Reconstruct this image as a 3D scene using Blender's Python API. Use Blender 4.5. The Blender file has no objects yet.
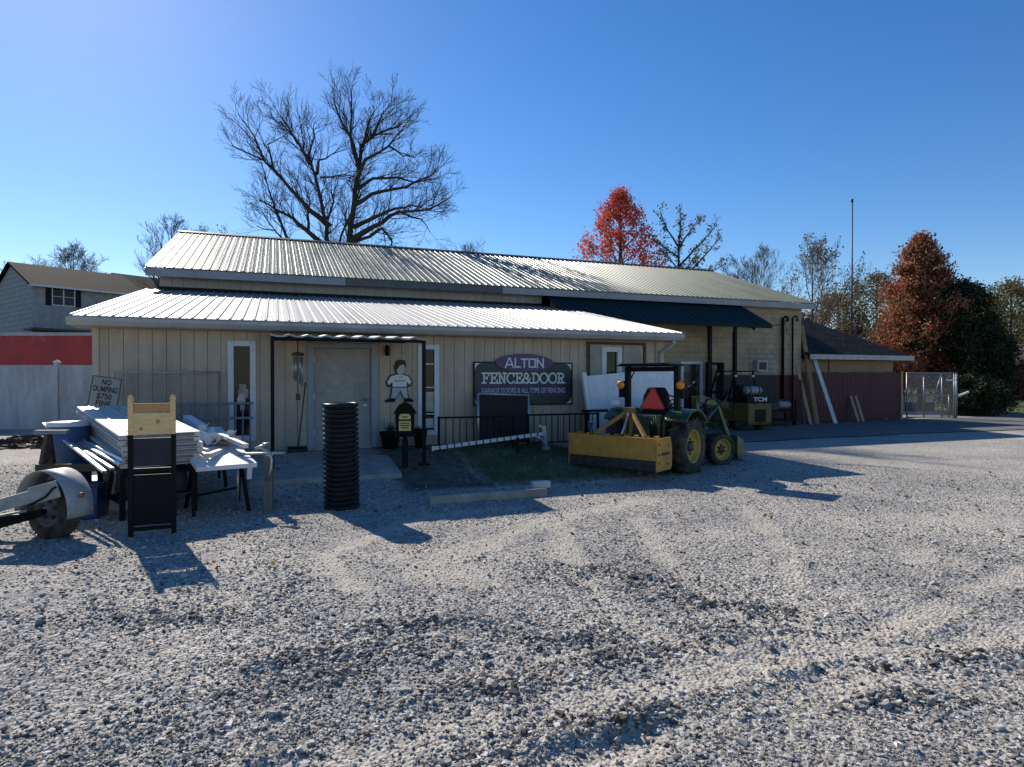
import bpy, math, random
import numpy as np
from mathutils import Vector, Matrix
R = math.radians
rng = random.Random(7)
nrs = np.random.RandomState(11)
sc = bpy.context.scene
COL = sc.collection
F, HOR, EYE = 629.0, 379.0, 1.8            # focal length (px), horizon row, eye height
YAW = math.atan2(.352, .936)
CU, SU = math.cos(YAW), math.sin(YAW)
B0 = (-7.65, 10.86)                        # front left corner of the shop roof

# ------------------------------------------------------------------ terrain
def sstep(a):
    a = np.clip(a, 0, 1); return a*a*(3-2*a)
def td(x, y):
    return (x-B0[0])*CU+(y-B0[1])*SU, -(x-B0[0])*SU+(y-B0[1])*CU
def terr(x, y):
    x = np.asarray(x, float); y = np.asarray(y, float)
    t, d = td(x, y)
    h = .39*sstep((d+3.6)/3.8)*(1-sstep((t-8.4+np.clip(d+1.2, -3, 0)*.8)/2.4))
    h = h + 3.2*sstep((y-30)/26)*sstep((-8-x)/10)
    h = h + 1.0*sstep((y-33)/25)*sstep((x-18)/12)
    return h
def H(x, y): return float(terr(x, y))
def W(t, d, z=0.0):
    return Vector((B0[0]+t*CU-d*SU, B0[1]+t*SU+d*CU, z))
def at(px, py, Y):
    return Vector(((px-512)/F*Y, Y, EYE-(py-HOR)/F*Y))
def G(px, py, z=0.0):
    Y = F*(EYE-z)/(py-HOR); return Vector(((px-512)/F*Y, Y, z))

# ------------------------------------------------------------------ noise for meshes
def vnoise(x, y, seed=0):
    xi = np.floor(x).astype(np.int64); yi = np.floor(y).astype(np.int64)
    fx = x-xi; fy = y-yi
    fx = fx*fx*(3-2*fx); fy = fy*fy*(3-2*fy)
    def h(a, b):
        n = (a*374761393 + b*668265263 + seed*1442695041) & 0xffffffff
        n = ((n ^ (n >> 13))*1274126177) & 0xffffffff
        n = n ^ (n >> 16)
        return (n & 0xffff)/65535.0
    return (h(xi, yi)*(1-fx)+h(xi+1, yi)*fx)*(1-fy)+(h(xi, yi+1)*(1-fx)+h(xi+1, yi+1)*fx)*fy
def fbm(x, y, o=4, seed=0):
    x, y = x*.83-y*.56+3.3, x*.56+y*.83-1.7
    s = 0; a = .5
    for i in range(o):
        s = s+a*vnoise(x, y, seed+i*7); a *= .5; x, y = (x*.8-y*.6)*2.03+11.3, (x*.6+y*.8)*2.03+5.7
    return s

# ------------------------------------------------------------------ materials
MATS = {}
def mat(name, col, rough=.7, metal=0.0, var=.25, scale=6.0, bump=.0, bscale=40.0, col2=None, spec=.5, coat=0.0, stretch=None, dust=0.0, dustcol=(.30, .255, .19)):
    if name in MATS: return MATS[name]
    m = bpy.data.materials.new(name); m.use_nodes = True
    nt = m.node_tree; N = nt.nodes; L = nt.links
    b = N['Principled BSDF']
    tc = N.new('ShaderNodeTexCoord')
    n1 = N.new('ShaderNodeTexNoise'); n1.inputs['Scale'].default_value = scale; n1.inputs['Detail'].default_value = 6; n1.inputs['Roughness'].default_value = .65
    if stretch:
        mp = N.new('ShaderNodeMapping'); mp.inputs['Scale'].default_value = stretch; L.new(tc.outputs['Object'], mp.inputs['Vector']); L.new(mp.outputs['Vector'], n1.inputs['Vector'])
    else: L.new(tc.outputs['Object'], n1.inputs['Vector'])
    r = N.new('ShaderNodeValToRGB')
    c2 = col2 or tuple(min(1, c*(1+var*.5)) for c in col)
    r.color_ramp.elements[0].position = .34; r.color_ramp.elements[1].position = .68
    r.color_ramp.elements[0].color = (*[c*(1-var) for c in col], 1)
    r.color_ramp.elements[1].color = (*c2, 1)
    L.new(n1.outputs['Fac'], r.inputs['Fac']); L.new(r.outputs['Color'], b.inputs['Base Color'])
    if dust:
        nd_ = N.new('ShaderNodeTexNoise'); nd_.inputs['Scale'].default_value = 7; nd_.inputs['Detail'].default_value = 9; nd_.inputs['Roughness'].default_value = .7
        L.new(tc.outputs['Object'], nd_.inputs['Vector'])
        rd = N.new('ShaderNodeMapRange'); rd.inputs['From Min'].default_value = .42; rd.inputs['From Max'].default_value = .72; rd.inputs['To Max'].default_value = dust; L.new(nd_.outputs['Fac'], rd.inputs['Value'])
        md = N.new('ShaderNodeMix'); md.data_type = 'RGBA'; L.new(rd.outputs[0], md.inputs[0]); L.new(r.outputs['Color'], md.inputs[6]); md.inputs[7].default_value = (*dustcol, 1); L.new(md.outputs[2], b.inputs['Base Color'])
    b.inputs['Metallic'].default_value = metal
    b.inputs['Specular IOR Level'].default_value = spec
    b.inputs['Coat Weight'].default_value = coat
    mr = N.new('ShaderNodeMapRange'); mr.inputs['To Min'].default_value = max(.02, rough-.12); mr.inputs['To Max'].default_value = min(1, rough+.12)
    L.new(n1.outputs['Fac'], mr.inputs['Value']); L.new(mr.outputs['Result'], b.inputs['Roughness'])
    if bump:
        n2 = N.new('ShaderNodeTexNoise'); n2.inputs['Scale'].default_value = bscale; n2.inputs['Detail'].default_value = 5
        L.new(tc.outputs['Object'], n2.inputs['Vector'])
        bp = N.new('ShaderNodeBump'); bp.inputs['Strength'].default_value = bump; bp.inputs['Distance'].default_value = .02
        L.new(n2.outputs['Fac'], bp.inputs['Height']); L.new(bp.outputs['Normal'], b.inputs['Normal'])
    MATS[name] = m
    return m
def wood(name, col, dark=.5, stretch=(6, 1, 40), rough=.75):
    if name in MATS: return MATS[name]
    m = bpy.data.materials.new(name); m.use_nodes = True
    nt = m.node_tree; N = nt.nodes; L = nt.links; b = N['Principled BSDF']
    tc = N.new('ShaderNodeTexCoord'); mp = N.new('ShaderNodeMapping'); mp.inputs['Scale'].default_value = stretch
    L.new(tc.outputs['Object'], mp.inputs['Vector'])
    n = N.new('ShaderNodeTexNoise'); n.inputs['Scale'].default_value = 1.6; n.inputs['Detail'].default_value = 7; n.inputs['Distortion'].default_value = 1.2
    L.new(mp.outputs['Vector'], n.inputs['Vector'])
    r = N.new('ShaderNodeValToRGB'); e = r.color_ramp.elements
    e[0].position = .3; e[1].position = .7
    e[0].color = (*[c*dark for c in col], 1); e[1].color = (*col, 1)
    L.new(n.outputs['Fac'], r.inputs['Fac']); L.new(r.outputs['Color'], b.inputs['Base Color'])
    b.inputs['Roughness'].default_value = rough
    bp = N.new('ShaderNodeBump'); bp.inputs['Strength'].default_value = .3; bp.inputs['Distance'].default_value = .01
    L.new(n.outputs['Fac'], bp.inputs['Height']); L.new(bp.outputs['Normal'], b.inputs['Normal'])
    MATS[name] = m
    return m
def brickmat(name, c1, c2, mortar, bw, bh, ms=.02, rough=.85, bump=.6, axes='XZ', spec=.3):
    if name in MATS: return MATS[name]
    m = bpy.data.materials.new(name); m.use_nodes = True
    nt = m.node_tree; N = nt.nodes; L = nt.links; b = N['Principled BSDF']
    tc = N.new('ShaderNodeTexCoord'); s = N.new('ShaderNodeSeparateXYZ'); c = N.new('ShaderNodeCombineXYZ')
    L.new(tc.outputs['Object'], s.inputs[0]); L.new(s.outputs[axes[0]], c.inputs[0]); L.new(s.outputs[axes[1]], c.inputs[1])
    t = N.new('ShaderNodeTexBrick'); t.inputs['Scale'].default_value = 1
    t.inputs['Brick Width'].default_value = bw; t.inputs['Row Height'].default_value = bh; t.inputs['Mortar Size'].default_value = ms; t.inputs['Mortar Smooth'].default_value = .3
    t.inputs['Color1'].default_value = (*c1, 1); t.inputs['Color2'].default_value = (*c2, 1); t.inputs['Mortar'].default_value = (*mortar, 1)
    L.new(c.outputs[0], t.inputs['Vector'])
    n = N.new('ShaderNodeTexNoise'); n.inputs['Scale'].default_value = 2.5; n.inputs['Detail'].default_value = 8
    L.new(tc.outputs['Object'], n.inputs['Vector'])
    mx = N.new('ShaderNodeMix'); mx.data_type = 'RGBA'; mx.blend_type = 'MULTIPLY'; mx.inputs[0].default_value = .7
    r = N.new('ShaderNodeValToRGB'); r.color_ramp.elements[0].position = .3; r.color_ramp.elements[0].color = (.6, .58, .55, 1); r.color_ramp.elements[1].position = .65
    L.new(n.outputs['Fac'], r.inputs['Fac']); L.new(t.outputs['Color'], mx.inputs[6]); L.new(r.outputs['Color'], mx.inputs[7])
    L.new(mx.outputs[2], b.inputs['Base Color']); b.inputs['Roughness'].default_value = rough; b.inputs['Specular IOR Level'].default_value = spec
    bp = N.new('ShaderNodeBump'); bp.inputs['Strength'].default_value = bump; bp.inputs['Distance'].default_value = .01; bp.invert = True
    L.new(t.outputs['Fac'], bp.inputs['Height']); L.new(bp.outputs['Normal'], b.inputs['Normal'])
    MATS[name] = m
    return m
def leafmat(name, cols, trans=.45):
    if name in MATS: return MATS[name]
    m = bpy.data.materials.new(name); m.use_nodes = True
    nt = m.node_tree; N = nt.nodes; L = nt.links
    N.remove(N['Principled BSDF']); out = N['Material Output']
    g = N.new('ShaderNodeNewGeometry'); tc = N.new('ShaderNodeTexCoord')
    n = N.new('ShaderNodeTexNoise'); n.inputs['Scale'].default_value = .55; n.inputs['Detail'].default_value = 3
    L.new(tc.outputs['Object'], n.inputs['Vector'])
    ad = N.new('ShaderNodeMath'); ad.operation = 'MULTIPLY_ADD'; ad.inputs[1].default_value = .5; ad.inputs[2].default_value = -.02
    L.new(g.outputs['Random Per Island'], ad.inputs[0])
    a2 = N.new('ShaderNodeMath'); a2.operation = 'MULTIPLY_ADD'; a2.inputs[1].default_value = 1.1; L.new(n.outputs['Fac'], a2.inputs[0])
    sb = N.new('ShaderNodeMath'); sb.operation = 'SUBTRACT'; sb.inputs[1].default_value = .32
    L.new(ad.outputs[0], a2.inputs[2]); L.new(a2.outputs[0], sb.inputs[0])
    r = N.new('ShaderNodeValToRGB'); e = r.color_ramp.elements
    for i, c in enumerate(cols):
        p = i/(len(cols)-1)
        if i == 0: e[0].position = 0; e[0].color = (*c, 1)
        elif i == len(cols)-1: e[-1].position = 1; e[-1].color = (*c, 1)
        else:
            q = e.new(p); q.color = (*c, 1)
    L.new(sb.outputs[0], r.inputs['Fac'])
    d = N.new('ShaderNodeBsdfPrincipled'); d.inputs['Roughness'].default_value = .6; d.inputs['Specular IOR Level'].default_value = .25
    tr = N.new('ShaderNodeBsdfTranslucent'); mx = N.new('ShaderNodeMixShader'); mx.inputs[0].default_value = trans
    L.new(r.outputs['Color'], d.inputs['Base Color']); L.new(r.outputs['Color'], tr.inputs['Color'])
    L.new(d.outputs[0], mx.inputs[1]); L.new(tr.outputs[0], mx.inputs[2]); L.new(mx.outputs[0], out.inputs['Surface'])
    MATS[name] = m
    return m
def glassmat(name, col=(.012, .014, .018)):
    m = mat(name, col, rough=.06, var=.2, spec=.22, scale=2); return m

# ------------------------------------------------------------------ mesh builder
class MB:
    def __init__(s): s.v = []; s.f = []; s.m = []; s.s = []
    def add(s, vs, fs, mi=0, sm=False):
        o = len(s.v); s.v.extend([tuple(v) for v in vs])
        for f in fs: s.f.append([i+o for i in f]); s.m.append(mi); s.s.append(sm)
        return s
    def box(s, c, sz, mi=0, rot=None):
        x, y, z = [k/2 for k in sz]; c = Vector(c)
        P = [Vector(p) for p in ((-x,-y,-z),(x,-y,-z),(x,y,-z),(-x,y,-z),(-x,-y,z),(x,-y,z),(x,y,z),(-x,y,z))]
        if rot is not None: P = [rot @ p for p in P]
        return s.add([c+p for p in P], [(3,2,1,0),(4,5,6,7),(0,1,5,4),(1,2,6,5),(2,3,7,6),(3,0,4,7)], mi)
    def bx(s, x0, x1, y0, y1, z0, z1, mi=0):
        return s.box(((x0+x1)/2, (y0+y1)/2, (z0+z1)/2), (abs(x1-x0), abs(y1-y0), abs(z1-z0)), mi)
    def beam(s, a, b, w, h, mi=0, up=(0, 0, 1), ext=0):
        a = Vector(a); b = Vector(b); d = b-a; l = d.length; d.normalize(); up = Vector(up)
        if abs(d.dot(up)) > .98: up = Vector((0, 1, 0))
        r = d.cross(up).normalized(); u = r.cross(d)
        M = Matrix((r, d, u)).transposed()
        return s.box((a+b)/2, (w, l+ext, h), mi, M)
    def tube(s, pts, r, n=8, mi=0, cap=True, sm=True):
        pts = [Vector(p) for p in pts]; k = len(pts)
        rr = [r]*k if isinstance(r, (int, float)) else r
        vs = []; fs = []; ref = None
        for i in range(k):
            d = (pts[min(i+1, k-1)]-pts[max(i-1, 0)])
            if d.length < 1e-9: d = Vector((0, 0, 1))
            d.normalize()
            if ref is None:
                ref = Vector((0, 0, 1)) if abs(d.z) < .9 else Vector((1, 0, 0))
            a = ref-d*ref.dot(d)
            if a.length < 1e-6: a = d.orthogonal()
            a.normalize(); ref = a; b = d.cross(a)
            for j in range(n):
                q = 2*math.pi*j/n; vs.append(pts[i]+(a*math.cos(q)+b*math.sin(q))*rr[i])
        for i in range(k-1):
            for j in range(n):
                j2 = (j+1) % n; fs.append((i*n+j, i*n+j2, (i+1)*n+j2, (i+1)*n+j))
        s.add(vs, fs, mi, sm)
        if cap and n > 3:
            o = len(s.v)-k*n
            s.f.append([o+j for j in range(n)][::-1]); s.m.append(mi); s.s.append(False)
            s.f.append([o+(k-1)*n+j for j in range(n)]); s.m.append(mi); s.s.append(False)
        return s
    def lathe(s, prof, o=(0, 0, 0), axis=(0, 0, 1), n=24, mi=0, sm=True):
        o = Vector(o); ax = Vector(axis).normalized(); a = ax.orthogonal().normalized(); b = ax.cross(a)
        vs = []; fs = []; k = len(prof)
        for (r, h) in prof:
            for j in range(n):
                q = 2*math.pi*j/n; vs.append(o+ax*h+(a*math.cos(q)+b*math.sin(q))*max(r, 1e-4))
        for i in range(k-1):
            for j in range(n):
                j2 = (j+1) % n; fs.append((i*n+j, i*n+j2, (i+1)*n+j2, (i+1)*n+j))
        return s.add(vs, fs, mi, sm)
    def prism(s, poly, o, ax, ay, az, h0, h1, mi=0):
        o = Vector(o); ax = Vector(ax); ay = Vector(ay); az = Vector(az); n = len(poly)
        vs = [o+ax*p[0]+ay*p[1]+az*h for h in (h0, h1) for p in poly]
        fs = [tuple(range(n))[::-1], tuple(range(n, 2*n))]+[(i, (i+1) % n, n+(i+1) % n, n+i) for i in range(n)]
        return s.add(vs, fs, mi)
    def build(s, name, mats, parent=None, bevel=0, loc=None, rz=0, smooth=None):
        me = bpy.data.meshes.new(name); me.from_pydata(s.v, [], s.f)
        if not isinstance(mats, (list, tuple)): mats = [mats]
        for m in mats: me.materials.append(m)
        me.polygons.foreach_set('material_index', s.m)
        me.polygons.foreach_set('use_smooth', s.s if smooth is None else [smooth]*len(s.f))
        me.update()
        o = bpy.data.objects.new(name, me); COL.objects.link(o)
        if parent: o.parent = parent
        if loc is not None: o.location = loc; o.rotation_euler.z = rz
        if bevel:
            b = o.modifiers.new('bevel', 'BEVEL'); b.width = bevel; b.segments = 2; b.limit_method = 'ANGLE'; b.angle_limit = R(50)
        return o
def tag(o, label, cat, group=None, kind=None):
    o['label'] = label; o['category'] = cat
    if group: o['group'] = group
    if kind: o['kind'] = kind
    return o
def struct(o): o['kind'] = 'structure'; return o
def thing(name, label, cat, loc=(0, 0, 0), rz=0, group=None):
    o = bpy.data.objects.new(name, None); COL.objects.link(o); o.empty_display_size = .2
    o.location = loc; o.rotation_euler.z = rz
    return tag(o, label, cat, group)
def copy_tree(o, parent=None):
    c = o.copy(); COL.objects.link(c); c.parent = parent
    for ch in list(o.children): copy_tree(ch, c)
    return c
TXT = bpy.data.curves.new('txt', 'FONT')
def text(name, body, size, m, parent, loc, rot=(R(90), 0, 0), ext=.002, bold=0.0, width=None):
    cu = bpy.data.curves.new(name, 'FONT'); cu.body = body; cu.size = size; cu.extrude = ext; cu.offset = bold
    cu.align_x = 'CENTER'; cu.align_y = 'CENTER'; cu.resolution_u = 3
    ob = bpy.data.objects.new(name, cu); COL.objects.link(ob)
    dg = bpy.context.evaluated_depsgraph_get(); dg.update()
    me = bpy.data.meshes.new_from_object(ob.evaluated_get(dg))
    bpy.data.objects.remove(ob); me.materials.clear(); me.materials.append(m)
    if width:
        xs = [v.co.x for v in me.vertices]; k = width/(max(xs)-min(xs))
        for v in me.vertices: v.co.x *= k
    o = bpy.data.objects.new(name, me); COL.objects.link(o)
    o.parent = parent; o.location = loc; o.rotation_euler = rot
    return o
# stroke lettering (slab and square alphabets for the big sign)
def arc(cx, cy, rx, ry, a0, a1, n=14):
    return [(cx+rx*math.cos(R(a0+(a1-a0)*i/n)), cy+ry*math.sin(R(a0+(a1-a0)*i/n))) for i in range(n+1)]
SLAB = {
 'F': (.72, [[(.2,0),(.2,1)],[(0,1),(.72,1)],[(.2,.52),(.52,.52)],[(0,0),(.42,0)],[(.72,1),(.72,.76)],[(.52,.64),(.52,.4)]]),
 'E': (.74, [[(.2,0),(.2,1)],[(0,1),(.72,1)],[(.2,.52),(.52,.52)],[(0,0),(.74,0)],[(.72,1),(.72,.76)],[(.74,0),(.74,.26)],[(.52,.64),(.52,.4)]]),
 'N': (.86, [[(.18,0),(.18,1)],[(.7,0),(.7,1)],[(.18,1),(.7,0)],[(0,0),(.36,0)],[(0,1),(.2,1)],[(.54,1),(.86,1)]]),
 'C': (.78, [arc(.42,.5,.42,.52,42,318),[(.74,1),(.74,.72)]]),
 '&': (.86, [arc(.36,.76,.2,.24,-40,220),arc(.32,.26,.32,.28,120,330),[(.2,.62),(.84,-.02)],[(.5,.56),(.42,.5)],[(.58,.1),(.78,.48)]]),
 'D': (.82, [[(.18,0),(.18,1)],[(0,1),(.36,1)],[(0,0),(.36,0)],arc(.36,.5,.44,.5,-90,90)]),
 'O': (.86, [arc(.43,.5,.43,.52,0,360,22)]),
 'R': (.84, [[(.18,0),(.18,1)],[(0,1),(.42,1)],arc(.42,.74,.28,.26,-90,90),[(.18,.48),(.42,.48)],[(.42,.48),(.66,0)],[(.56,0),(.84,0)],[(0,0),(.38,0)]]),
}
SQ = {
 'A': (1.1, [[(0,0),(.45,1)],[(.42,1),(.62,1)],[(.6,1),(1.05,0)],[(.25,.3),(.8,.3)]]),
 'L': (.75, [[(.08,0),(.08,1)],[(.08,.06),(.75,.06)]]),
 'T': (.85, [[(.42,0),(.42,.95)],[(0,.94),(.85,.94)]]),
 'O': (1.0, [[(.1,.06),(.1,.94)],[(.1,.94),(.92,.94)],[(.92,.94),(.92,.06)],[(.92,.06),(.1,.06)]]),
 'N': (1.0, [[(.08,0),(.08,1)],[(.08,.94),(.9,.06)],[(.9,0),(.9,1)]]),
}
def lettering(name, body, alpha, h, width, th, m, parent, loc, gap=.18):
    mb = MB(); x = 0; items = []
    for ch in body:
        w, st = alpha[ch]; items.append((x, st)); x += w+gap
    x -= gap; k = width/x; q = 0
    for (ox, st) in items:
        for pl in st:
            for a, b in zip(pl[:-1], pl[1:]):
                q += 1
                A = Vector((-width/2+(ox+a[0])*k, 0, (a[1]-.5)*h)); Bv = Vector((-width/2+(ox+b[0])*k, 0, (b[1]-.5)*h))
                d = 4e-5*(q % 40)
                mb.prism(
                    strokepoly((A.x, A.z), (Bv.x, Bv.z), th), (0, 0, 0), (1, 0, 0), (0, 0, 1), (0, -1, 0), 0, .004+d)
    return mb.build(name, m, parent, loc=loc)
def strokepoly(a, b, th):
    dx, dy = b[0]-a[0], b[1]-a[1]; l = math.hypot(dx, dy) or 1e-6; dx /= l; dy /= l
    e = th*.45; nx, ny = -dy*th/2, dx*th/2
    a = (a[0]-dx*e, a[1]-dy*e); b = (b[0]+dx*e, b[1]+dy*e)
    return [(a[0]-nx, a[1]-ny), (b[0]-nx, b[1]-ny), (b[0]+nx, b[1]+ny), (a[0]+nx, a[1]+ny)]

# ------------------------------------------------------------------ palette
CREAM = mat('cream_siding_paint', (.50, .405, .30), .7, var=.22, scale=1.0, bump=.12, bscale=25, stretch=(3.2, 3.2, .35), dust=.22, dustcol=(.17, .14, .10))
CREAM_D = mat('siding_groove', (.22, .18, .13), .9)
UPPER = mat('grey_upper_siding', (.36, .345, .32), .6, var=.15, scale=1.5)
BLOCK = brickmat('painted_block', (.46, .37, .24), (.42, .335, .215), (.30, .245, .165), .4, .2, .012, bump=.4)
REDP = mat('dark_red_paint', (.078, .004, .008), .6, var=.35, scale=3)
ROOFW = mat('bare_metal_roof', (.33, .33, .315), .52, metal=.15, var=.18, scale=1.0, spec=.5, stretch=(2.5, .35, .35))
ROOFG = mat('sage_metal_roof', (.145, .175, .105), .40, metal=.0, var=.2, scale=1.0, spec=.24, stretch=(1.6, .3, .3), dust=.2, dustcol=(.2, .19, .14))
FASC = mat('weathered_fascia', (.33, .31, .28), .6, var=.3, scale=3)
GUTT = mat('gutter_metal', (.40, .39, .37), .5, var=.2, scale=3)
AWN = mat('dark_green_awning', (.005, .020, .022), .7, var=.2, scale=3, spec=.2)
WHITE = mat('white_vinyl', (.78, .78, .76), .42, var=.12, scale=3, dust=.22, dustcol=(.36, .33, .28))
WTRIM = mat('white_trim_paint', (.62, .64, .66), .5, var=.12, scale=6)
BLACK = mat('black_paint', (.008, .008, .009), .6, var=.3, spec=.2)
IRON = mat('black_iron', (.007, .007, .008), .65, var=.3, bump=.1, spec=.18)
RUBBER = mat('tyre_rubber', (.024, .023, .022), .85, var=.35, bump=.2, scale=12, col2=(.05, .046, .042), spec=.2, dust=.35)
GALV = mat('galvanised_steel', (.48, .49, .50), .42, metal=.75, var=.25, scale=10)
STEELW = mat('weathered_white_steel', (.36, .355, .34), .5, var=.3, scale=7, col2=(.42, .415, .40))
CONC = mat('concrete', (.36, .34, .31), .9, var=.3, scale=4, bump=.3, bscale=60)
DOORG = mat('grey_steel_door', (.36, .35, .34), .55, var=.22, scale=1.8, dust=.35, dustcol=(.17, .15, .12))
FRAMEG = mat('grey_door_frame', (.30, .32, .36), .5, var=.15)
GLASS = glassmat('dark_window_glass')
PINE = wood('pale_pine', (.86, .56, .25), .75, (3, 3, 12))
LUMB = wood('weathered_lumber', (.36, .22, .10), .45, (8, 8, 1.5))
LUMBP = wood('pale_lumber', (.50, .34, .18), .55, (8, 8, 1.5))
BROWN = wood('dark_brown_timber', (.10, .062, .038), .5, (4, 2, 4))
JDG = mat('tractor_green', (.010, .058, .014), .4, var=.25, scale=5, coat=.1, dust=.3)
JDY = mat('wheel_yellow', (.50, .31, .02), .5, var=.25, scale=8, dust=.5)
BLADEY = mat('implement_yellow', (.55, .27, .035), .55, var=.3, scale=5, bump=.1, dust=.25, dustcol=(.2, .13, .07))
STEELD = mat('worn_dark_steel', (.06, .057, .055), .5, metal=.5, var=.5, scale=8)
REDT = mat('red_reflective', (.85, .03, .015), .35, var=.05)
ORANGE = mat('amber_lens', (.95, .30, .02), .2, var=.1)
BLUE = mat('blue_plastic', (.02, .055, .17), .4, var=.15)
NAVY = mat('navy_board', (.006, .010, .022), .6, var=.2)
FLY = mat('forklift_yellow', (.17, .105, .02), .6, var=.3, scale=5, dust=.4, dustcol=(.08, .06, .04))
# ------------------------------------------------------------------ ground
def spaced(marks):
    out = [marks[0][0]]
    for (a, s0), (b, s1) in zip(marks[:-1], marks[1:]):
        x = a
        while x < b:
            f = (x-a)/(b-a); st = s0+(s1-s0)*f; x += st; out.append(min(x, b))
    return np.unique(np.round(np.array(out), 4))
XS = spaced([(-500, 60), (-60, 6), (-22, .9), (-9, .14), (-4, .04), (4.5, .04), (9, .12), (16, .5), (40, 2), (70, 6), (500, 60)])
YS = spaced([(-60, 12), (-8, 1.5), (1.5, .12), (2.2, .026), (6.5, .04), (9, .08), (14, .2), (30, .7), (60, 4), (140, 16), (700, 80)])
def blob(x, y, px, py, rx, ry, ang=0):
    c = G(px, py); ca, sa = math.cos(R(ang)), math.sin(R(ang))
    u = (x-c.x)*ca+(y-c.y)*sa; v = -(x-c.x)*sa+(y-c.y)*ca
    return np.exp(-((u/rx)**2+(v/ry)**2))
def trackds(x, y, pts):
    P = [G(*p) for p in pts]; best = np.full(np.shape(x), 1e9); S = np.zeros(np.shape(x)); Lt = np.zeros(np.shape(x)); acc_ = 0
    for a, b in zip(P[:-1], P[1:]):
        dx, dy = b.x-a.x, b.y-a.y; l = math.hypot(dx, dy)
        q = np.clip(((x-a.x)*dx+(y-a.y)*dy)/(l*l), 0, 1)
        e = np.hypot(x-a.x-q*dx, y-a.y-q*dy); k = e < best
        best = np.where(k, e, best); S = np.where(k, acc_+q*l, S); Lt = np.where(k, ((x-a.x)*dy-(y-a.y)*dx)/l, Lt); acc_ += l
    return best, S, Lt
def track(x, y, pts, wid): return np.exp(-(trackds(x, y, pts)[0]/wid)**2)
def smoothpts(pts, n=5):
    out = []; p = [pts[0]]+list(pts)+[pts[-1]]
    for i in range(1, len(p)-2):
        for k in range(n):
            t = k/n; c = []
            for d in (0, 1):
                a, b, c_, e = p[i-1][d], p[i][d], p[i+1][d], p[i+2][d]
                c.append(.5*((2*b)+(-a+c_)*t+(2*a-5*b+4*c_-e)*t*t+(-a+3*b-3*c_+e)*t**3))
            out.append(tuple(c))
    out.append(pts[-1]); return out
TRACKS = [(smoothpts(p), w) for p, w in [
 ([(560, 530), (585, 580), (650, 632), (760, 656), (880, 630), (1040, 565)], .17), ([(640, 520), (668, 560), (735, 615), (800, 640), (900, 610)], .15),
 ([(250, 800), (430, 742), (600, 705), (740, 672), (860, 645)], .19), ([(520, 800), (660, 740), (790, 700), (930, 655), (1060, 615)], .17),
 ([(745, 505), (775, 540), (795, 590), (800, 625)], .12), ([(420, 565), (470, 548), (560, 518), (650, 500)], .22), ([(380, 600), (330, 560), (420, 520), (520, 508)], .14)]]
def sandmask(x, y):
    s = np.zeros(np.shape(x))
    for p, w in TRACKS: s = np.maximum(s, 1.05*track(x, y, p, w*1.25))
    for b in ((440, 575, .7, .35), (405, 560, .5, .3), (860, 555, 1.7, .55), (700, 535, .8, .35), (820, 670, .9, .35), (990, 520, 3, .8), (560, 660, .5, .2), (980, 640, .8, .4), (680, 620, .4, .25)):
        s = np.maximum(s, .85*blob(x, y, *b))
    n = fbm(x*1.7, y*1.7, 4, 3)
    s = np.clip(s*1.5-.55+(n-.47)*2.2, 0, 1)
    far = sstep((y-9)/5)*.5
    return np.clip(s+far*(n > .42)*.6, 0, 1)
PILES = ((305, 682, .36, .13, 20), (270, 668, .2, .1, 0), (490, 690, .3, .11, 10), (640, 655, .5, .10, 15), (560, 640, .3, .09, 0), (790, 632, .5, .09, -12), (420, 625, .6, .12, 10), (690, 600, 1.1, .16, -24), (600, 575, .8, .2, -20), (350, 655, .5, .16, 15), (950, 660, .6, .12, 12), (900, 700, .5, .1, 0), (620, 720, .5, .1, 20), (180, 620, .6, .14, 0))
def ground_h(x, y):
    h = terr(x, y)
    near = np.exp(-np.clip(y-2, 0, None)/7.0)*(np.abs(x) < 12)
    h = h+near*((fbm(x*.9, y*.9, 3, 5)-.47)*.07+(fbm(x*5, y*5, 3, 9)-.47)*.055)
    h = h+near*(fbm(x*13, y*13, 3, 21)-.4)*.022
    for p, w in TRACKS:
        e, S, Lt = trackds(x, y, p); br = sstep((fbm(x*1.6, y*1.6, 2, 51)-.28)*4)
        h = h-.016*near*br*np.exp(-(e/(w*.9))**4)
        h = h+near*br*.04*np.exp(-((e-w*1.3)/.06)**2)*np.clip(fbm(x*11, y*11, 3, 52)*2-.45, 0, 1)
        h = h+near*br*.010*np.exp(-(e/(w*.95))**4)*np.sin((S+np.abs(Lt)*.9)*2*math.pi/.115)
    for p in PILES: h = h+.05*blob(x, y, *p)*(fbm(x*9, y*9, 3, 31)-.15)
    return h
GX, GY = np.meshgrid(XS, YS)
HZ = ground_h(GX, GY)
nx, ny = len(XS), len(YS)
co = np.stack([GX.ravel(), GY.ravel(), HZ.ravel()], 1)
ii = np.arange(nx*ny).reshape(ny, nx)
fa = np.stack([ii[:-1, :-1].ravel(), ii[:-1, 1:].ravel(), ii[1:, 1:].ravel(), ii[1:, :-1].ravel()], 1)
def npmesh(name, co, fa, mats, smooth=True):
    me = bpy.data.meshes.new(name); k = fa.shape[1]
    me.vertices.add(len(co)); me.vertices.foreach_set('co', co.astype(np.float32).ravel())
    me.loops.add(fa.size); me.loops.foreach_set('vertex_index', fa.astype(np.int32).ravel())
    me.polygons.add(len(fa)); me.polygons.foreach_set('loop_start', np.arange(0, fa.size, k, dtype=np.int32))
    me.polygons.foreach_set('loop_total', np.full(len(fa), k, dtype=np.int32))
    me.polygons.foreach_set('use_smooth', np.full(len(fa), smooth))
    for m in mats: me.materials.append(m)
    me.update(calc_edges=True); me.validate()
    o = bpy.data.objects.new(name, me); COL.objects.link(o)
    return o
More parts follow.
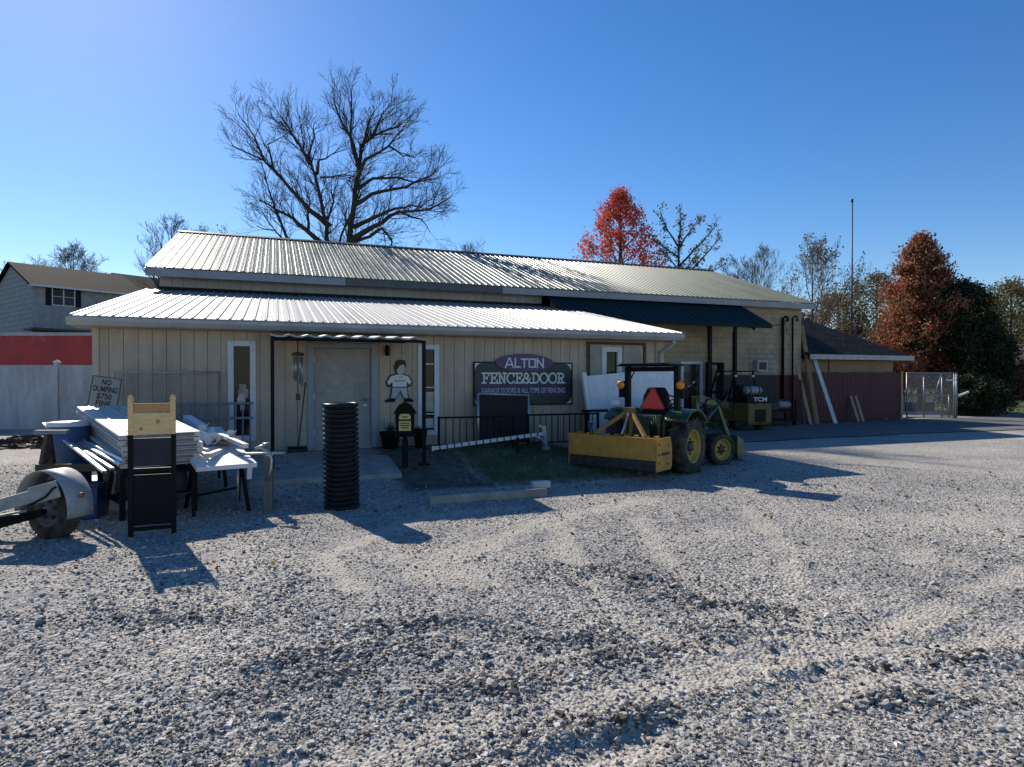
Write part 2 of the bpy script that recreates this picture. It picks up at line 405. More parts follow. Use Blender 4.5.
def groundmat():
    m = bpy.data.materials.new('gravel_lot'); m.use_nodes = True
    nt = m.node_tree; N = nt.nodes; L = nt.links; b = N['Principled BSDF']; b.inputs['Roughness'].default_value = .92; b.inputs['Specular IOR Level'].default_value = .2
    tc = N.new('ShaderNodeTexCoord')
    def noise(s, d=5):
        n = N.new('ShaderNodeTexNoise'); n.inputs['Scale'].default_value = s; n.inputs['Detail'].default_value = d; L.new(tc.outputs['Object'], n.inputs['Vector']); return n
    def ramp(src, p0, c0, p1, c1):
        r = N.new('ShaderNodeValToRGB'); e = r.color_ramp.elements; e[0].position = p0; e[1].position = p1; e[0].color = (*c0, 1); e[1].color = (*c1, 1); L.new(src, r.inputs['Fac']); return r
    def mix(f, a, c, mode='MIX'):
        x = N.new('ShaderNodeMix'); x.data_type = 'RGBA'; x.blend_type = mode
        if isinstance(f, float): x.inputs[0].default_value = f
        else: L.new(f, x.inputs[0])
        L.new(a, x.inputs[6]); L.new(c, x.inputs[7]); return x.outputs[2]
    v = N.new('ShaderNodeTexVoronoi'); v.inputs['Scale'].default_value = 34; L.new(tc.outputs['Object'], v.inputs['Vector'])
    v2 = N.new('ShaderNodeTexVoronoi'); v2.inputs['Scale'].default_value = 85; L.new(tc.outputs['Object'], v2.inputs['Vector'])
    sx = N.new('ShaderNodeSeparateColor'); L.new(v.outputs['Color'], sx.inputs[0])
    sx2 = N.new('ShaderNodeSeparateColor'); L.new(v2.outputs['Color'], sx2.inputs[0])
    st = ramp(sx.outputs[0], 0, (.10, .095, .085), 1, (.74, .705, .64))
    st2 = ramp(sx2.outputs[0], 0, (.13, .121, .106), 1, (.57, .54, .485))
    grav = mix(.5, st.outputs[0], st2.outputs[0])
    n1 = noise(.6, 6); big = ramp(n1.outputs['Fac'], .35, (.72, .72, .74), .68, (1.1, 1.07, 1.02))
    grav = mix(1.0, grav, big.outputs[0], 'MULTIPLY')
    n2 = noise(9, 8); sand = ramp(n2.outputs['Fac'], .32, (.36, .325, .27), .7, (.57, .52, .445))
    sp = ramp(sx2.outputs[1], .72, (1, 1, 1), .95, (.62, .62, .62)); sand_c = mix(1.0, sand.outputs[0], sp.outputs[0], 'MULTIPLY')
    a = N.new('ShaderNodeAttribute'); a.attribute_name = 'sand'
    ms = N.new('ShaderNodeMath'); ms.operation = 'MULTIPLY'; ms.inputs[1].default_value = .85; L.new(a.outputs['Fac'], ms.inputs[0])
    c = mix(ms.outputs[0], grav, sand_c)
    g = N.new('ShaderNodeAttribute'); g.attribute_name = 'lawn'
    n3 = noise(3, 8); lawn = ramp(n3.outputs['Fac'], .3, (.035, .055, .016), .7, (.16, .17, .05))
    c = mix(g.outputs['Fac'], c, lawn.outputs[0])
    g2 = N.new('ShaderNodeAttribute'); g2.attribute_name = 'soil'
    n5 = noise(5, 8); soil = ramp(n5.outputs['Fac'], .3, (.045, .038, .03), .7, (.13, .11, .09)); c = mix(g2.outputs['Fac'], c, soil.outputs[0])
    L.new(c, b.inputs['Base Color'])
    bp = N.new('ShaderNodeBump'); bp.inputs['Strength'].default_value = .9; bp.inputs['Distance'].default_value = .016; bp.invert = True; L.new(v.outputs['Distance'], bp.inputs['Height'])
    bp2 = N.new('ShaderNodeBump'); bp2.inputs['Strength'].default_value = .8; bp2.inputs['Distance'].default_value = .012
    n4 = noise(60, 6); L.new(n4.outputs['Fac'], bp2.inputs['Height']); L.new(bp.outputs['Normal'], bp2.inputs['Normal']); L.new(bp2.outputs['Normal'], b.inputs['Normal'])
    return m
ground = struct(npmesh('ground', co, fa, [groundmat()]))
def lawnmask(x, y):
    t, d = td(x, y); n = fbm(x*1.1, y*1.1, 3, 15)
    strip = sstep((t-6.2)/.8)*sstep((10.6-t)/1.2)*sstep((d+3.3)/.7)*sstep((.3-d)/.2)
    k = np.clip(strip*1.6-.5+(n-.45)*1.4, 0, 1)*.8
    far = np.maximum(sstep((y-31)/4)*sstep((x-22)/3), sstep((y-27)/6)*sstep((-12-x)/4))
    far = np.maximum(far, sstep((y-48)/6))
    far = np.maximum(far, sstep((-10-x)/2)*sstep((y-19)/2))
    return np.maximum(k, far*np.clip(n*2, .6, 1))
def soilmask(x, y):
    t, d = td(x, y); n = fbm(x*1.6, y*1.6, 4, 25)
    k = sstep((t-5.0)/.5)*sstep((11.2-t)/1.0)*sstep((d+3.3)/.5)+sstep((t-.2)/.3)*sstep((3.0-t)/.2)*sstep((d+1.6)/.8)
    k = k*sstep((.5-d)/.2)
    return np.clip(k*1.7-.35+(n-.45)*1.5, 0, 1)*.9*(k > .02)*(1-.7*(lawnmask(x, y) > .25))
for nm, arr in (('soil', soilmask(GX, GY)), ('sand', sandmask(GX, GY)), ('lawn', lawnmask(GX, GY))):
    at_ = ground.data.attributes.new(nm, 'FLOAT', 'POINT'); at_.data.foreach_set('value', arr.ravel().astype(np.float32))

# loose stones: density falls with distance, sizes are real
def stones(n, rmin, rmax, med, sig, seed, accept, name, m):
    rs = np.random.RandomState(seed)
    r = np.exp(rs.uniform(math.log(rmin), math.log(rmax), n)); a = rs.uniform(-R(52), R(52), n)
    x = r*np.sin(a); y = r*np.cos(a)
    s = med*np.exp(rs.normal(0, sig, n))
    s = s*(.6+.85*fbm(x*.8, y*.8, 3, 61))
    for q in PILES: s = s*(1+.4*blob(x, y, *q))
    s = np.maximum(s, .0016*r); s = np.minimum(s, .07)
    k = accept(x, y, rs.uniform(0, 1, n)); x, y, s = x[k], y[k], s[k]; n = len(x)
    base = np.array([(-1,-1,-1),(1,-1,-1),(1,1,-1),(-1,1,-1),(-1,-1,1),(1,-1,1),(1,1,1),(-1,1,1)], float)*.58
    V = base[None]+rs.uniform(-.32, .32, (n, 8, 3))
    V[:, 4:, :2] *= rs.uniform(.55, .95, (n, 1, 1))
    V *= (s[:, None]*np.stack([rs.uniform(.7, 1.35, n), rs.uniform(.6, 1.1, n), rs.uniform(.3, .65, n)], 1))[:, None, :]*.5*1.25
    th = rs.uniform(0, 6.283, n); ph = rs.normal(0, .35, n)
    X = V[..., 0]*np.cos(ph)[:, None]+V[..., 2]*np.sin(ph)[:, None]; Z = -V[..., 0]*np.sin(ph)[:, None]+V[..., 2]*np.cos(ph)[:, None]
    X2 = X*np.cos(th)[:, None]-V[..., 1]*np.sin(th)[:, None]; Y2 = X*np.sin(th)[:, None]+V[..., 1]*np.cos(th)[:, None]
    z = ground_h(x, y)
    P = np.stack([X2+x[:, None], Y2+y[:, None], Z+(z+s*.16)[:, None]], 2)
    q = np.array([(3,2,1,0),(4,5,6,7),(0,1,5,4),(1,2,6,5),(2,3,7,6),(3,0,4,7)])
    fa = (np.arange(n)[:, None, None]*8+q[None]).reshape(-1, 4)
    o = npmesh(name, P.reshape(-1, 3), fa, [m], smooth=False)
    return o
def stonemat(dark=1.0):
    m = bpy.data.materials.new('loose_gravel_stone'); m.use_nodes = True
    nt = m.node_tree; N = nt.nodes; L = nt.links; b = N['Principled BSDF']; b.inputs['Roughness'].default_value = .85; b.inputs['Specular IOR Level'].default_value = .25
    g = N.new('ShaderNodeNewGeometry'); r = N.new('ShaderNodeValToRGB'); e = r.color_ramp.elements
    e[0].color = (.07, .067, .062, 1); e[1].color = (.74, .70, .63, 1); e[1].position = 1
    for p, c in ((.3, (.24, .226, .205)), (.62, (.44, .415, .37)), (.78, (.52, .455, .36)), (.93, (.60, .565, .505))):
        q = e.new(p); q.color = (*c, 1)
    L.new(g.outputs['Random Per Island'], r.inputs['Fac'])
    tc = N.new('ShaderNodeTexCoord'); n = N.new('ShaderNodeTexNoise'); n.inputs['Scale'].default_value = 90; L.new(tc.outputs['Object'], n.inputs['Vector'])
    mx = N.new('ShaderNodeMix'); mx.data_type = 'RGBA'; mx.blend_type = 'MULTIPLY'; mx.inputs[0].default_value = .5
    L.new(r.outputs[0], mx.inputs[6]); L.new(n.outputs['Color'], mx.inputs[7])
    r2 = N.new('ShaderNodeValToRGB'); r2.color_ramp.elements[0].color = (.6, .6, .6, 1); L.new(n.outputs['Fac'], r2.inputs['Fac']); L.new(r2.outputs[0], mx.inputs[7])
    for e_ in list(r.color_ramp.elements): e_.color = (*[q_*dark for q_ in e_.color[:3]], 1)
    L.new(mx.outputs[2], b.inputs['Base Color'])
    return m
SM = stonemat(); SMD = stonemat(.42)
def accdamp(x, y, u):
    p = 0
    for q in PILES: p = p+.95*blob(x, y, *q)*np.clip(fbm(x*5, y*5, 3, 71)*2.6-.5, 0, 1)
    return u < p
def acc(x, y, u):
    s = sandmask(x, y); t, d = td(x, y)
    p = .35+.75*fbm(x*1.3, y*1.3, 3, 41); p = p*(1-.84*s)
    for q in PILES: p = p+.6*blob(x, y, *q)
    ok = (u < p) & (d < -.2) & ~((t > 2.9) & (t < 6) & (d > -2.6)) 
    ok &= ~((t > 12.6) & (d > 1.0))
    return ok & (u < 1-.9*(lawnmask(x, y) > .3)) & (u < 1-.8*soilmask(x, y))
gr = stones(230000, 1.7, 15.0, .0135, .46, 5, acc, 'gravel', SM); gr['kind'] = 'stuff'
gr2 = stones(90000, 1.8, 12.0, .017, .5, 17, accdamp, 'damp_gravel', SMD); gr2['kind'] = 'stuff'

# paved strip in front of the block building, concrete apron at the door
def sheet(name, poly_td, m, dz, step=.5, kind='structure'):
    (t0, t1, d0, d1) = poly_td; nt_ = max(2, int((t1-t0)/step)); nd = max(2, int((d1-d0)/step))
    vs = []; fs = []
    for j in range(nd+1):
        for i in range(nt_+1):
            t = t0+(t1-t0)*i/nt_; d = d0+(d1-d0)*j/nd
            if j == 0: d += .55*(float(fbm(np.array([t*.5]), np.array([3.1]), 3, 8)[0])-.45)*2
            p = W(t, d); p.z = H(p.x, p.y)+dz; vs.append(p)
    for j in range(nd):
        for i in range(nt_):
            a = j*(nt_+1)+i; fs.append((a, a+1, a+nt_+2, a+nt_+1))
    o = MB().add(vs, fs).build(name, m); struct(o); return o
ASPH = mat('worn_asphalt', (.13, .128, .122), .9, var=.3, scale=1.2, bump=.4, bscale=120, col2=(.17, .165, .155))
sheet('asphalt_drive', (12.75, 60, 1.6, 7.0), ASPH, .024, .45)

# ------------------------------------------------------------------ the shop
shop = thing('shop_building', 'long tan metal and block shop with ribbed metal roofs, the largest building', 'building', (B0[0], B0[1], 0), YAW)
def siding(mb, t0, t1, z0, z1, dfront, pitch, holes, gap=.010, th=.012, mi=0, mg=1):
    """boards with real gaps in front of a backing sheet, cut round the openings (local x=t, y=d)"""
    xs = {t0, t1}
    for h in holes: xs.update((h[0], h[1]))
    n = int(round((t1-t0)/pitch)); edges = [t0+(t1-t0)*i/n for i in range(n+1)]
    for i in range(n):
        a, b = edges[i]+gap/2, edges[i+1]-gap/2
        cuts = sorted({a, b} | {x for x in xs if a < x < b})
        for c0, c1 in zip(cuts[:-1], cuts[1:]):
            mid = (c0+c1)/2; zz = [(z0, z1)]
            for h in holes:
                if h[0] < mid < h[1]:
                    nz = []
                    for (p, q) in zz:
                        if h[2] > p: nz.append((p, min(q, h[2])))
                        if h[3] < q: nz.append((max(p, h[3]), q))
                    zz = [k for k in nz if k[1]-k[0] > .005]
            for (p, q) in zz: mb.bx(c0, c1, dfront, dfront+th, p, q, mi)
    cuts = sorted(xs)
    for c0, c1 in zip(cuts[:-1], cuts[1:]):
        mid = (c0+c1)/2; zz = [(z0, z1)]
        for h in holes:
            if h[0] < mid < h[1]: zz = [k for k in [(z0, h[2]), (h[3], z1)] if k[1]-k[0] > .005]
        for (p, q) in zz: mb.bx(c0, c1, dfront+th+.001, dfront+.12, p, q, mg)
ZE = 2.91; SL = .197
WIN1 = (2.50, 2.96, .62, 2.52); WIN2 = (6.20, 6.62, .62, 2.52); DOOR = (3.98, 5.28, .39, 2.53); WIN3 = (10.62, 11.12, 1.35, 2.55)
mb = MB(); siding(mb, .28, 12.3, -.05, 2.86, .40, .232, [WIN1, WIN2, DOOR, WIN3]); mb.build('front_wall', [CREAM, CREAM_D], shop)
mb = MB(); mb.bx(.28, .40, .523, 7.0, -.05, 2.9); mb.build('side_wall', CREAM, shop); MB().bx(12.18, 12.3, .523, 7.0, -.05, 2.9).build('side_wall', CREAM, shop)
mb = MB(); mb.bx(.3, 12.28, .60, .64, 2.72, 2.74); mb.bx(.02, 12.58, .03, .62, 2.72, 2.735); mb.build('soffit', FASC, shop)
# ribbed roofs
def ribroof(t0, t1, d0, d1, z0, slope, pitch, m, name, thick=.02, ribh=.024, trim=None):
    mb = MB(); z = lambda d: z0+slope*(d-d0)
    def slab(a, b, dz0, dz1, e=0.0, mi=0):
        vs = [(a, d0-e, z(d0-e)+dz0), (b, d0-e, z(d0-e)+dz0), (b, d1, z(d1)+dz0), (a, d1, z(d1)+dz0), (a, d0-e, z(d0-e)+dz1), (b, d0-e, z(d0-e)+dz1), (b, d1, z(d1)+dz1), (a, d1, z(d1)+dz1)]
        mb.add(vs, [(3,2,1,0),(4,5,6,7),(0,1,5,4),(1,2,6,5),(2,3,7,6),(3,0,4,7)], mi)
    slab(t0, t1, -thick, 0)
    n = int(round((t1-t0)/pitch))
    for i in range(n+1):
        c = t0+.03+(t1-t0-.06)*i/n; w0, w1 = .026, .012
        vs = []
        for d in (d0-.012, d1):
            vs += [(c-w0, d, z(d)+.0005), (c-w1, d, z(d)+ribh), (c+w1, d, z(d)+ribh), (c+w0, d, z(d)+.0005)]
        mb.add(vs, [(0, 1, 5, 4), (1, 2, 6, 5), (2, 3, 7, 6), (3, 2, 1, 0), (4, 5, 6, 7)])
        # low stiffening ribs between the tall ones
        if i < n:
            for k in (.5,):
                q = c+pitch*k; vs = []
                for d in (d0-.005, d1): vs += [(q-.012, d, z(d)+.0005), (q, d, z(d)+.006), (q+.012, d, z(d)+.0005)]
                mb.add(vs, [(0, 1, 4, 3), (1, 2, 5, 4), (2, 1, 0), (3, 4, 5)])
    return mb.build(name, m, shop)
ribroof(0, 12.62, 0, 7.0, ZE, SL, .21, ROOFW, 'front_roof')
def gutter(t0, t1, d0, z, h, w, name, m):
    mb = MB(); prof = [(0, 0), (-.55*w, 0), (-w, .55*h), (-w, h), (-w+.012, h), (-w+.012, .57*h), (-.55*w, .012), (-.012, .012), (-.012, h), (0, h)]
    for a, b in ((t0, t1),):
        mb.prism(prof, (a, d0, z), (0, 1, 0), (0, 0, 1), (1, 0, 0), 0, b-a)
    for t in (t0+.002, t1-.004): mb.prism([(-.001, .001), (-.55*w, .001), (-w+.001, .55*h), (-w+.001, h-.001), (-.001, h-.001)], (t, d0, z), (0, 1, 0), (0, 0, 1), (1, 0, 0), 0, .002)
    return mb.build(name, m, shop)
gutter(-.02, 12.6, .025, 2.735, .14, .13, 'gutter', GUTT)
mb = MB(); mb.bx(.0, 12.6, .028, .05, 2.74, 2.885); mb.build('fascia_board', FASC, shop)
# gable infill triangles at the ends of the front wing
for t in (.29, 12.19):
    mb = MB(); mb.prism([(.5, 2.87), (6.98, 2.87), (6.98, ZE-.03+SL*6.98), (.5, ZE-.03+SL*.5)], (t, 0, 0), (0, 1, 0), (0, 0, 1), (1, 0, 0), 0, .1); mb.build('gable_infill', CREAM, shop)
# upper wall (behind the front roof), block wall to the right
mb = MB(); siding(mb, .33, 11.9, ZE+SL*7+.03, 4.70, 7.0, .3, []); mb.bx(.34, 11.89, 7.13, 7.2, .1, 4.69, 1); mb.build('upper_wall', [UPPER, CREAM_D], shop)
mb = MB(); mb.bx(.3, 11.95, 6.93, 6.995, ZE+SL*6.95+.01, ZE+SL*7+.085); mb.build('roof_shadow_strip', BLACK, shop)  # black strip stands in for the shadow band where roof meets wall
mb = MB()
hole = (17.62, 18.47, .12, 2.42)
mb.bx(12.3, 17.62, 7.0, 7.2, 0, 4.72); mb.bx(18.47, 23.4, 7.0, 7.2, 0, 4.72); mb.bx(17.62, 18.47, 7.0, 7.2, 2.42, 4.72); mb.bx(17.62, 18.47, 7.0, 7.2, 0, .12)
mb.build('block_wall', BLOCK, shop)
mb = MB(); mb.bx(23.2, 23.4, 7.2, 20, 0, 4.72); mb.bx(.33, .5, 7.2, 20, .1, 4.7); mb.bx(.5, 23.2, 19.8, 20, 0, 4.72)
for t in (.35, 23.21): mb.prism([(7.2, 4.72), (19.98, 4.72), (13.5, 7.1)], (t, 0, 0), (0, 1, 0), (0, 0, 1), (1, 0, 0), 0, .18)
mb.build('end_wall', BLOCK, shop)
MB().bx(22.05, 23.43, 6.965, 6.997, .02, 1.96).build('red_dado', REDP, shop); MB().bx(19.15, 22.04, 6.965, 6.997, .02, 1.96).build('dark_dado', mat('near_black_dado', (.022, .018, .018), .7, var=.4), shop)  # left stretch of the dado is coloured near black
ribroof(.05, 23.65, 6.5, 13.0, 4.84, .36, .22, ROOFG, 'main_roof')
# back slope and ridge cap
mb = MB(); z1 = 4.84+.36*6.5
mb.add([(.05, 13, z1), (23.65, 13, z1), (23.65, 20.4, z1-.36*7.4), (.05, 20.4, z1-.36*7.4), (.05, 13, z1-.03), (23.65, 13, z1-.03), (23.65, 20.4, z1-.36*7.4-.03), (.05, 20.4, z1-.36*7.4-.03)], [(0, 1, 2, 3), (7, 6, 5, 4), (2, 6, 7, 3), (0, 3, 7, 4), (1, 5, 6, 2)])
mb.build('back_roof', ROOFG, shop)
mb = MB(); mb.prism([(-.16, -.03), (0, .05), (.16, -.03), (.16, -.045), (0, .035), (-.16, -.045)], (.03, 13, z1+.02), (0, 1, 0), (0, 0, 1), (1, 0, 0), 0, 23.64)
mb.build('ridge_cap', mat('dark_ridge_metal', (.05, .055, .045), .5), shop)
FASG = mat('grey_painted_fascia', (.30, .30, .32), .55, var=.2, scale=1.5)
mb = MB()
segs = [(.06, 5.3, 0), (5.304, 10.3, 1), (10.304, 23.64, 0)]
for a, b, k in segs: mb.bx(a, b, 6.53, 6.56, 4.60+.01*k, 4.815, k)
mb.build('eave_fascia', [FASG, mat('dark_fascia', (.10, .10, .105), .6, var=.3)], shop)
mb = MB(); mb.bx(.1, 23.6, 6.562, 7.0, 4.70, 4.715); mb.build('eave_soffit', FASC, shop)
for t in (.04, 23.62):
    mb = MB(); mb.prism([(6.5, 4.66), (6.5, 4.80), (13, 4.80+.36*6.5), (13, 4.66+.36*6.5)], (t, 0, 0), (0, 1, 0), (0, 0, 1), (1, 0, 0), 0, .03); mb.build('rake_board', FASG, shop)
# downspout at the right front corner
mb = MB()
mb.tube([(12.34, -.02, 2.74), (12.34, -.0, 2.66), (12.2, .32, 2.45), (12.2, .345, 2.3), (12.2, .345, .12)], .05, 8)
mb.build('downspout', GUTT, shop)
MB().bx(12.1, 12.32, .37, .395, -.05, 2.72).build('corner_trim', CREAM, shop); MB().bx(.26, .36, .37, .395, .1, 2.72).build('corner_trim', CREAM, shop)
# windows
def window(h, d, name='window', fw=.085, bars=(), deep=.06):
    t0, t1, z0, z1 = h; mb = MB()
    mb.bx(t0-.02, t0+fw, d-.03, d+deep, z0-.02, z1+.02); mb.bx(t1-fw, t1+.02, d-.03, d+deep, z0-.02, z1+.02)
    mb.bx(t0+fw+.001, t1-fw-.001, d-.028, d+deep, z1-fw, z1+.019); mb.bx(t0+fw+.001, t1-fw-.001, d-.028, d+deep, z0-.019, z0+fw)
    for zz in bars: mb.bx(t0+fw+.001, t1-fw-.001, d-.015, d+deep-.002, zz-.012, zz+.012)
    w = mb.build(name, WTRIM, shop, bevel=.004)
    p = MB().bx(t0+fw-.005, t1-fw+.005, d+deep-.025, d+deep-.012, z0+fw-.005, z1-fw+.005).build('pane', GLASS, w)
    return w
w1 = window(WIN1, .40)
PANE_REFL = mat('pale_pane_reflection', (.55, .5, .42), .9, var=.5, scale=5)  # pale patches laid before the panes stand in for their reflections
mb = MB()
for k, (a, b, z0, z1) in enumerate(((2.64, 2.79, 1.30, 1.44), (2.66, 2.84, 1.441, 1.60), (2.68, 2.80, 1.601, 1.70), (2.70, 2.78, 1.2, 1.299))): mb.bx(a, b, .4305, .4325, z0, z1)
mb.build('pane_reflection', PANE_REFL, w1)
w2 = window(WIN2, .40, bars=(1.05, 1.62, 2.12))
for zz, a in ((.75, .2), (1.1, .42)): MB().bx(6.29, 6.53, .431, .433, zz, zz+a).build('pane_reflection', PANE_REFL, w2)
w3 = window(WIN3, .40, fw=.10)
PLY = mat('faded_plywood', (.36, .33, .28), .85, var=.3, scale=3)
MB().bx(10.28, 10.56, .372, .396, 1.0, 2.60).build('plywood_panel', PLY, shop); MB().bx(11.18, 11.72, .372, .396, 1.0, 2.60).build('plywood_panel', PLY, shop)
mb = MB(); mb.bx(10.2, 11.8, .36, .394, 2.62, 2.68); mb.bx(11.74, 11.8, .36, .394, 1.0, 2.615); mb.bx(10.2, 10.26, .36, .394, 1.0, 2.615); mb.build('weathered_trim', BROWN, shop)
# entrance door
mb = MB(); mb.bx(3.94, 4.06, .36, .52, .36, 2.53); mb.bx(5.20, 5.32, .36, .52, .36, 2.53); mb.bx(4.061, 5.199, .362, .52, 2.43, 2.53)
fr = mb.build('door_frame', FRAMEG, shop, bevel=.004)
door = MB().bx(4.065, 5.195, .44, .49, .40, 2.425).build('door', DOORG, shop, bevel=.005)
mb = MB(); mb.bx(4.86, 5.13, .428, .439, 1.27, 1.74); mb.build('patch_plate', mat('steel_patch', (.27, .265, .26), .5, var=.2), door)
mb = MB(); mb.lathe([(.0, 0), (.035, .0), (.035, .02), (.015, .03), (.015, .06), (.032, .07), (.034, .1), (0, .12)], (5.08, .44, 1.38), (0, -1, 0), 14); mb.bx(5.03, 5.12, .432, .439, 1.24, 1.5); mb.build('handle', GALV, door)
for z in (.7, 1.45, 2.2): MB().lathe([(.016, -.06), (.016, .06)], (4.07, .432, z), (0, 0, 1), 8).build('hinge', GALV, door)
mb = MB(); mb.bx(4.062, 5.19, .30, .44, .385, .402); mb.build('threshold', GALV, shop)
# side door under the awning
mb = MB(); mb.bx(17.55, 17.67, 6.95, 7.1, .1, 2.46); mb.bx(18.42, 18.54, 6.95, 7.1, .1, 2.46); mb.bx(17.671, 18.419, 6.952, 7.1, 2.36, 2.46); sd = mb.build('door_frame', WTRIM, shop, bevel=.004)
dd = MB().bx(17.675, 18.415, 7.03, 7.07, .13, 2.355).build('door', mat('dark_storm_door', (.02, .022, .028), .25, var=.2), shop)
MB().lathe([(0, 0), (.03, 0), (.03, .06), (0, .07)], (18.34, 7.03, 1.15), (0, -1, 0), 10).build('handle', GALV, dd)
# green metal awning with two posts
mb = MB(); zA, eA = 4.76, 1.9; zB = zA-.52*eA
A0, A1, Bq0, Bq1 = 11.95, 20.1, 11.95, 20.1
mb.add([(A0, 7, zA), (A1, 7, zA), (A1, 7-eA, zB), (A0, 7-eA, zB), (A0, 7, zA-.03), (A1, 7, zA-.03), (A1, 7-eA, zB-.03), (A0, 7-eA, zB-.03)], [(3, 2, 1, 0), (4, 5, 6, 7), (2, 3, 7, 6), (1, 2, 6, 5), (0, 4, 7, 3)])
n = 27
for i in range(n+1):
    t = A0+.02+(A1-A0-.04)*i/n
    mb.add([(t-.018, 7, zA+.001), (t, 7, zA+.022), (t+.018, 7, zA+.001), (t-.018, 7-eA, zB+.001), (t, 7-eA, zB+.022), (t+.018, 7-eA, zB+.001)], [(0, 3, 4, 1), (1, 4, 5, 2), (3, 5, 4), (0, 1, 2)])
mb.bx(A0, A1, 7-eA-.02, 7-eA+.02, zB-.14, zB-.031)
aw = mb.build('awning', AWN, shop)
for t in (13.2, 18.55): MB().bx(t-.05, t+.05, 7-eA+.04, 7-eA+.14, 0, zB-.03).build('awning_post', BLACK, shop)
MB().bx(18.79, 18.91, 6.90, 6.99, 0, 4.0).build('wall_pipe', BLACK, shop)
# floodlights, pipes, air conditioner, infill of the old window
for (dt, dz) in ((0, 0), (.12, -.14)):
    mb = MB(); mb.lathe([(.03, 0), (.05, .05), (.085, .16), (.09, .17), (0, .16)], (20.55+dt, 6.8, 3.98+dz), (.35, -.8, -.45), 12); mb.tube([(20.5, 7, 3.9), (20.52+dt, 6.85, 3.93+dz), (20.56+dt, 6.8, 3.96+dz)], .02, 6); mb.build('floodlight', IRON, shop)
for t, z in ((22.35, 4.22), (22.85, 4.25)):
    mb = MB(); mb.tube([(t, 6.9, 1.0 if t < 22.5 else .1), (t, 6.9, z), (t+.05, 6.8, z+.08), (t+.14, 6.8, z+.04), (t+.17, 6.85, z-.12)], .055 if t < 22.5 else .035, 8); mb.build('vent_pipe', IRON, shop)
for q in ([(20.7, 6.96, 3.95), (21.3, 6.93, 3.86), (22.3, 6.95, 3.98)], [(19.95, 6.975, 3.6), (19.95, 6.975, 1.9)], [(22.45, 6.9, 4.15), (22.5, 6.85, 3.7), (22.58, 6.9, 3.6)]): MB().tube(q, .012, 5).build('cable', IRON, shop)
OLD = brickmat('patched_block', (.40, .37, .28), (.33, .31, .25), (.25, .23, .18), .4, .2, .02)
MB().bx(20.75, 22.0, 6.975, 6.996, 1.98, 2.98).build('window_infill', OLD, shop)
mb = MB(); mb.bx(20.93, 21.43, 6.72, 6.97, 2.10, 2.52); ac = mb.build('air_conditioner', mat('air_conditioner_case', (.42, .42, .41), .5, var=.15), shop, bevel=.01)
mb = MB(); mb.bx(21.0, 21.36, 6.708, 6.718, 2.16, 2.46)
for i in range(9): mb.bx(21.0, 21.36, 6.698, 6.707, 2.17+.032*i, 2.18+.032*i, 1)
mb.build('grille', [mat('dark_grille', (.05, .055, .10), .5), IRON], ac)
# small canopy over the entrance: part of the shop
mb = MB(); ct0, ct1, cd0, cd1, cz = 3.26, 5.92, -1.5, .395, 2.54
k = 26; vs = []
for i in range(k+1):
    t = ct0+(ct1-ct0)*i/k; o = .03*(1 if i % 3 == 0 else (0 if i % 3 == 1 else .003))
    vs += [(t, cd0, cz+o), (t, cd1, cz+.12+o), (t, cd0, cz+o-.03), (t, cd1, cz+.12+o-.03)]
fs = []
for i in range(k):
    a = 4*i; b = a+4; fs += [(a, b, b+1, a+1), (a+3, b+3, b+2, a+2), (a+2, b+2, b, a), (a+1, b+1, b+3, a+3)]
mb.add(vs, fs); can = mb.build('canopy_roof', ROOFW, shop)
mb = MB(); mb.bx(ct0, ct1, cd0+.012, cd0+.05, cz-.062, cz-.032); mb.bx(ct0, ct1, cd1-.06, cd1-.02, cz+.02, cz+.10)
for t in (ct0+.02, (ct0+ct1)/2, ct1-.05): mb.beam((t, cd0+.051, cz-.05), (t, cd1-.06, cz+.06), .035, .06)
mb.build('frame', IRON, can)
for t in (ct0+.03, ct1-.03):
    p = W(t, cd0+.03); mb = MB().bx(t-.03, t+.03, cd0+.0, cd0+.06, H(p.x, p.y)-.05, cz-.051); mb.bx(t-.09, t+.09, cd0-.06, cd0+.12, H(p.x, p.y)-.02, H(p.x, p.y)+.012); mb.build('post', IRON, can)
# concrete apron
mb = MB(); vs = []; fs = []
for (d, z) in ((.398, .386), (-.9, .33), (-2.18, .20), (-2.2, .05)):
    vs += [(2.95, d, z), (5.35, d, z)]
for i in range(3): fs.append((2*i, 2*i+2, 2*i+3, 2*i+1))
vs += [(2.95, .398, -.1), (5.35, .398, -.1), (2.95, -2.2, -.1), (5.35, -2.2, -.1)]
fs += [(0, 8, 10, 6, 4, 2), (1, 3, 5, 7, 11, 9)]
mb.add(vs, fs); ap = mb.build('concrete_apron', CONC, None, loc=(B0[0], B0[1], 0), rz=YAW); struct(ap)

# ------------------------------------------------------------------ shingled side building at the right end
side = thing('side_shed', 'low shed with grey shingle hip roof at the right end of the shop', 'shed', (B0[0], B0[1], 0), YAW)
SHING = brickmat('asphalt_shingle', (.034, .035, .036), (.055, .055, .055), (.018, .018, .018), .3, .14, .012, rough=.95, bump=.8, axes='XY', spec=.05)
MB().bx(23.44, 29.2, 7.5, 15, 0, 2.62).build('wall', mat('shed_wall', (.28, .22, .15), .8, var=.3), side)
mb = MB(); e0 = 2.78
mb.add([(23.42, 6.6, e0), (29.3, 6.6, e0), (29.3, 16, e0), (23.42, 16, e0), (23.42, 11.2, 5.48), (24.7, 11.2, 5.48), (23.42, 11.4, 5.48), (24.7, 11.4, 5.48)], [(0, 1, 5, 4), (1, 2, 7, 5), (2, 3, 6, 7), (4, 5, 7, 6), (0, 4, 6, 3)])
mb.build('roof', SHING, side)
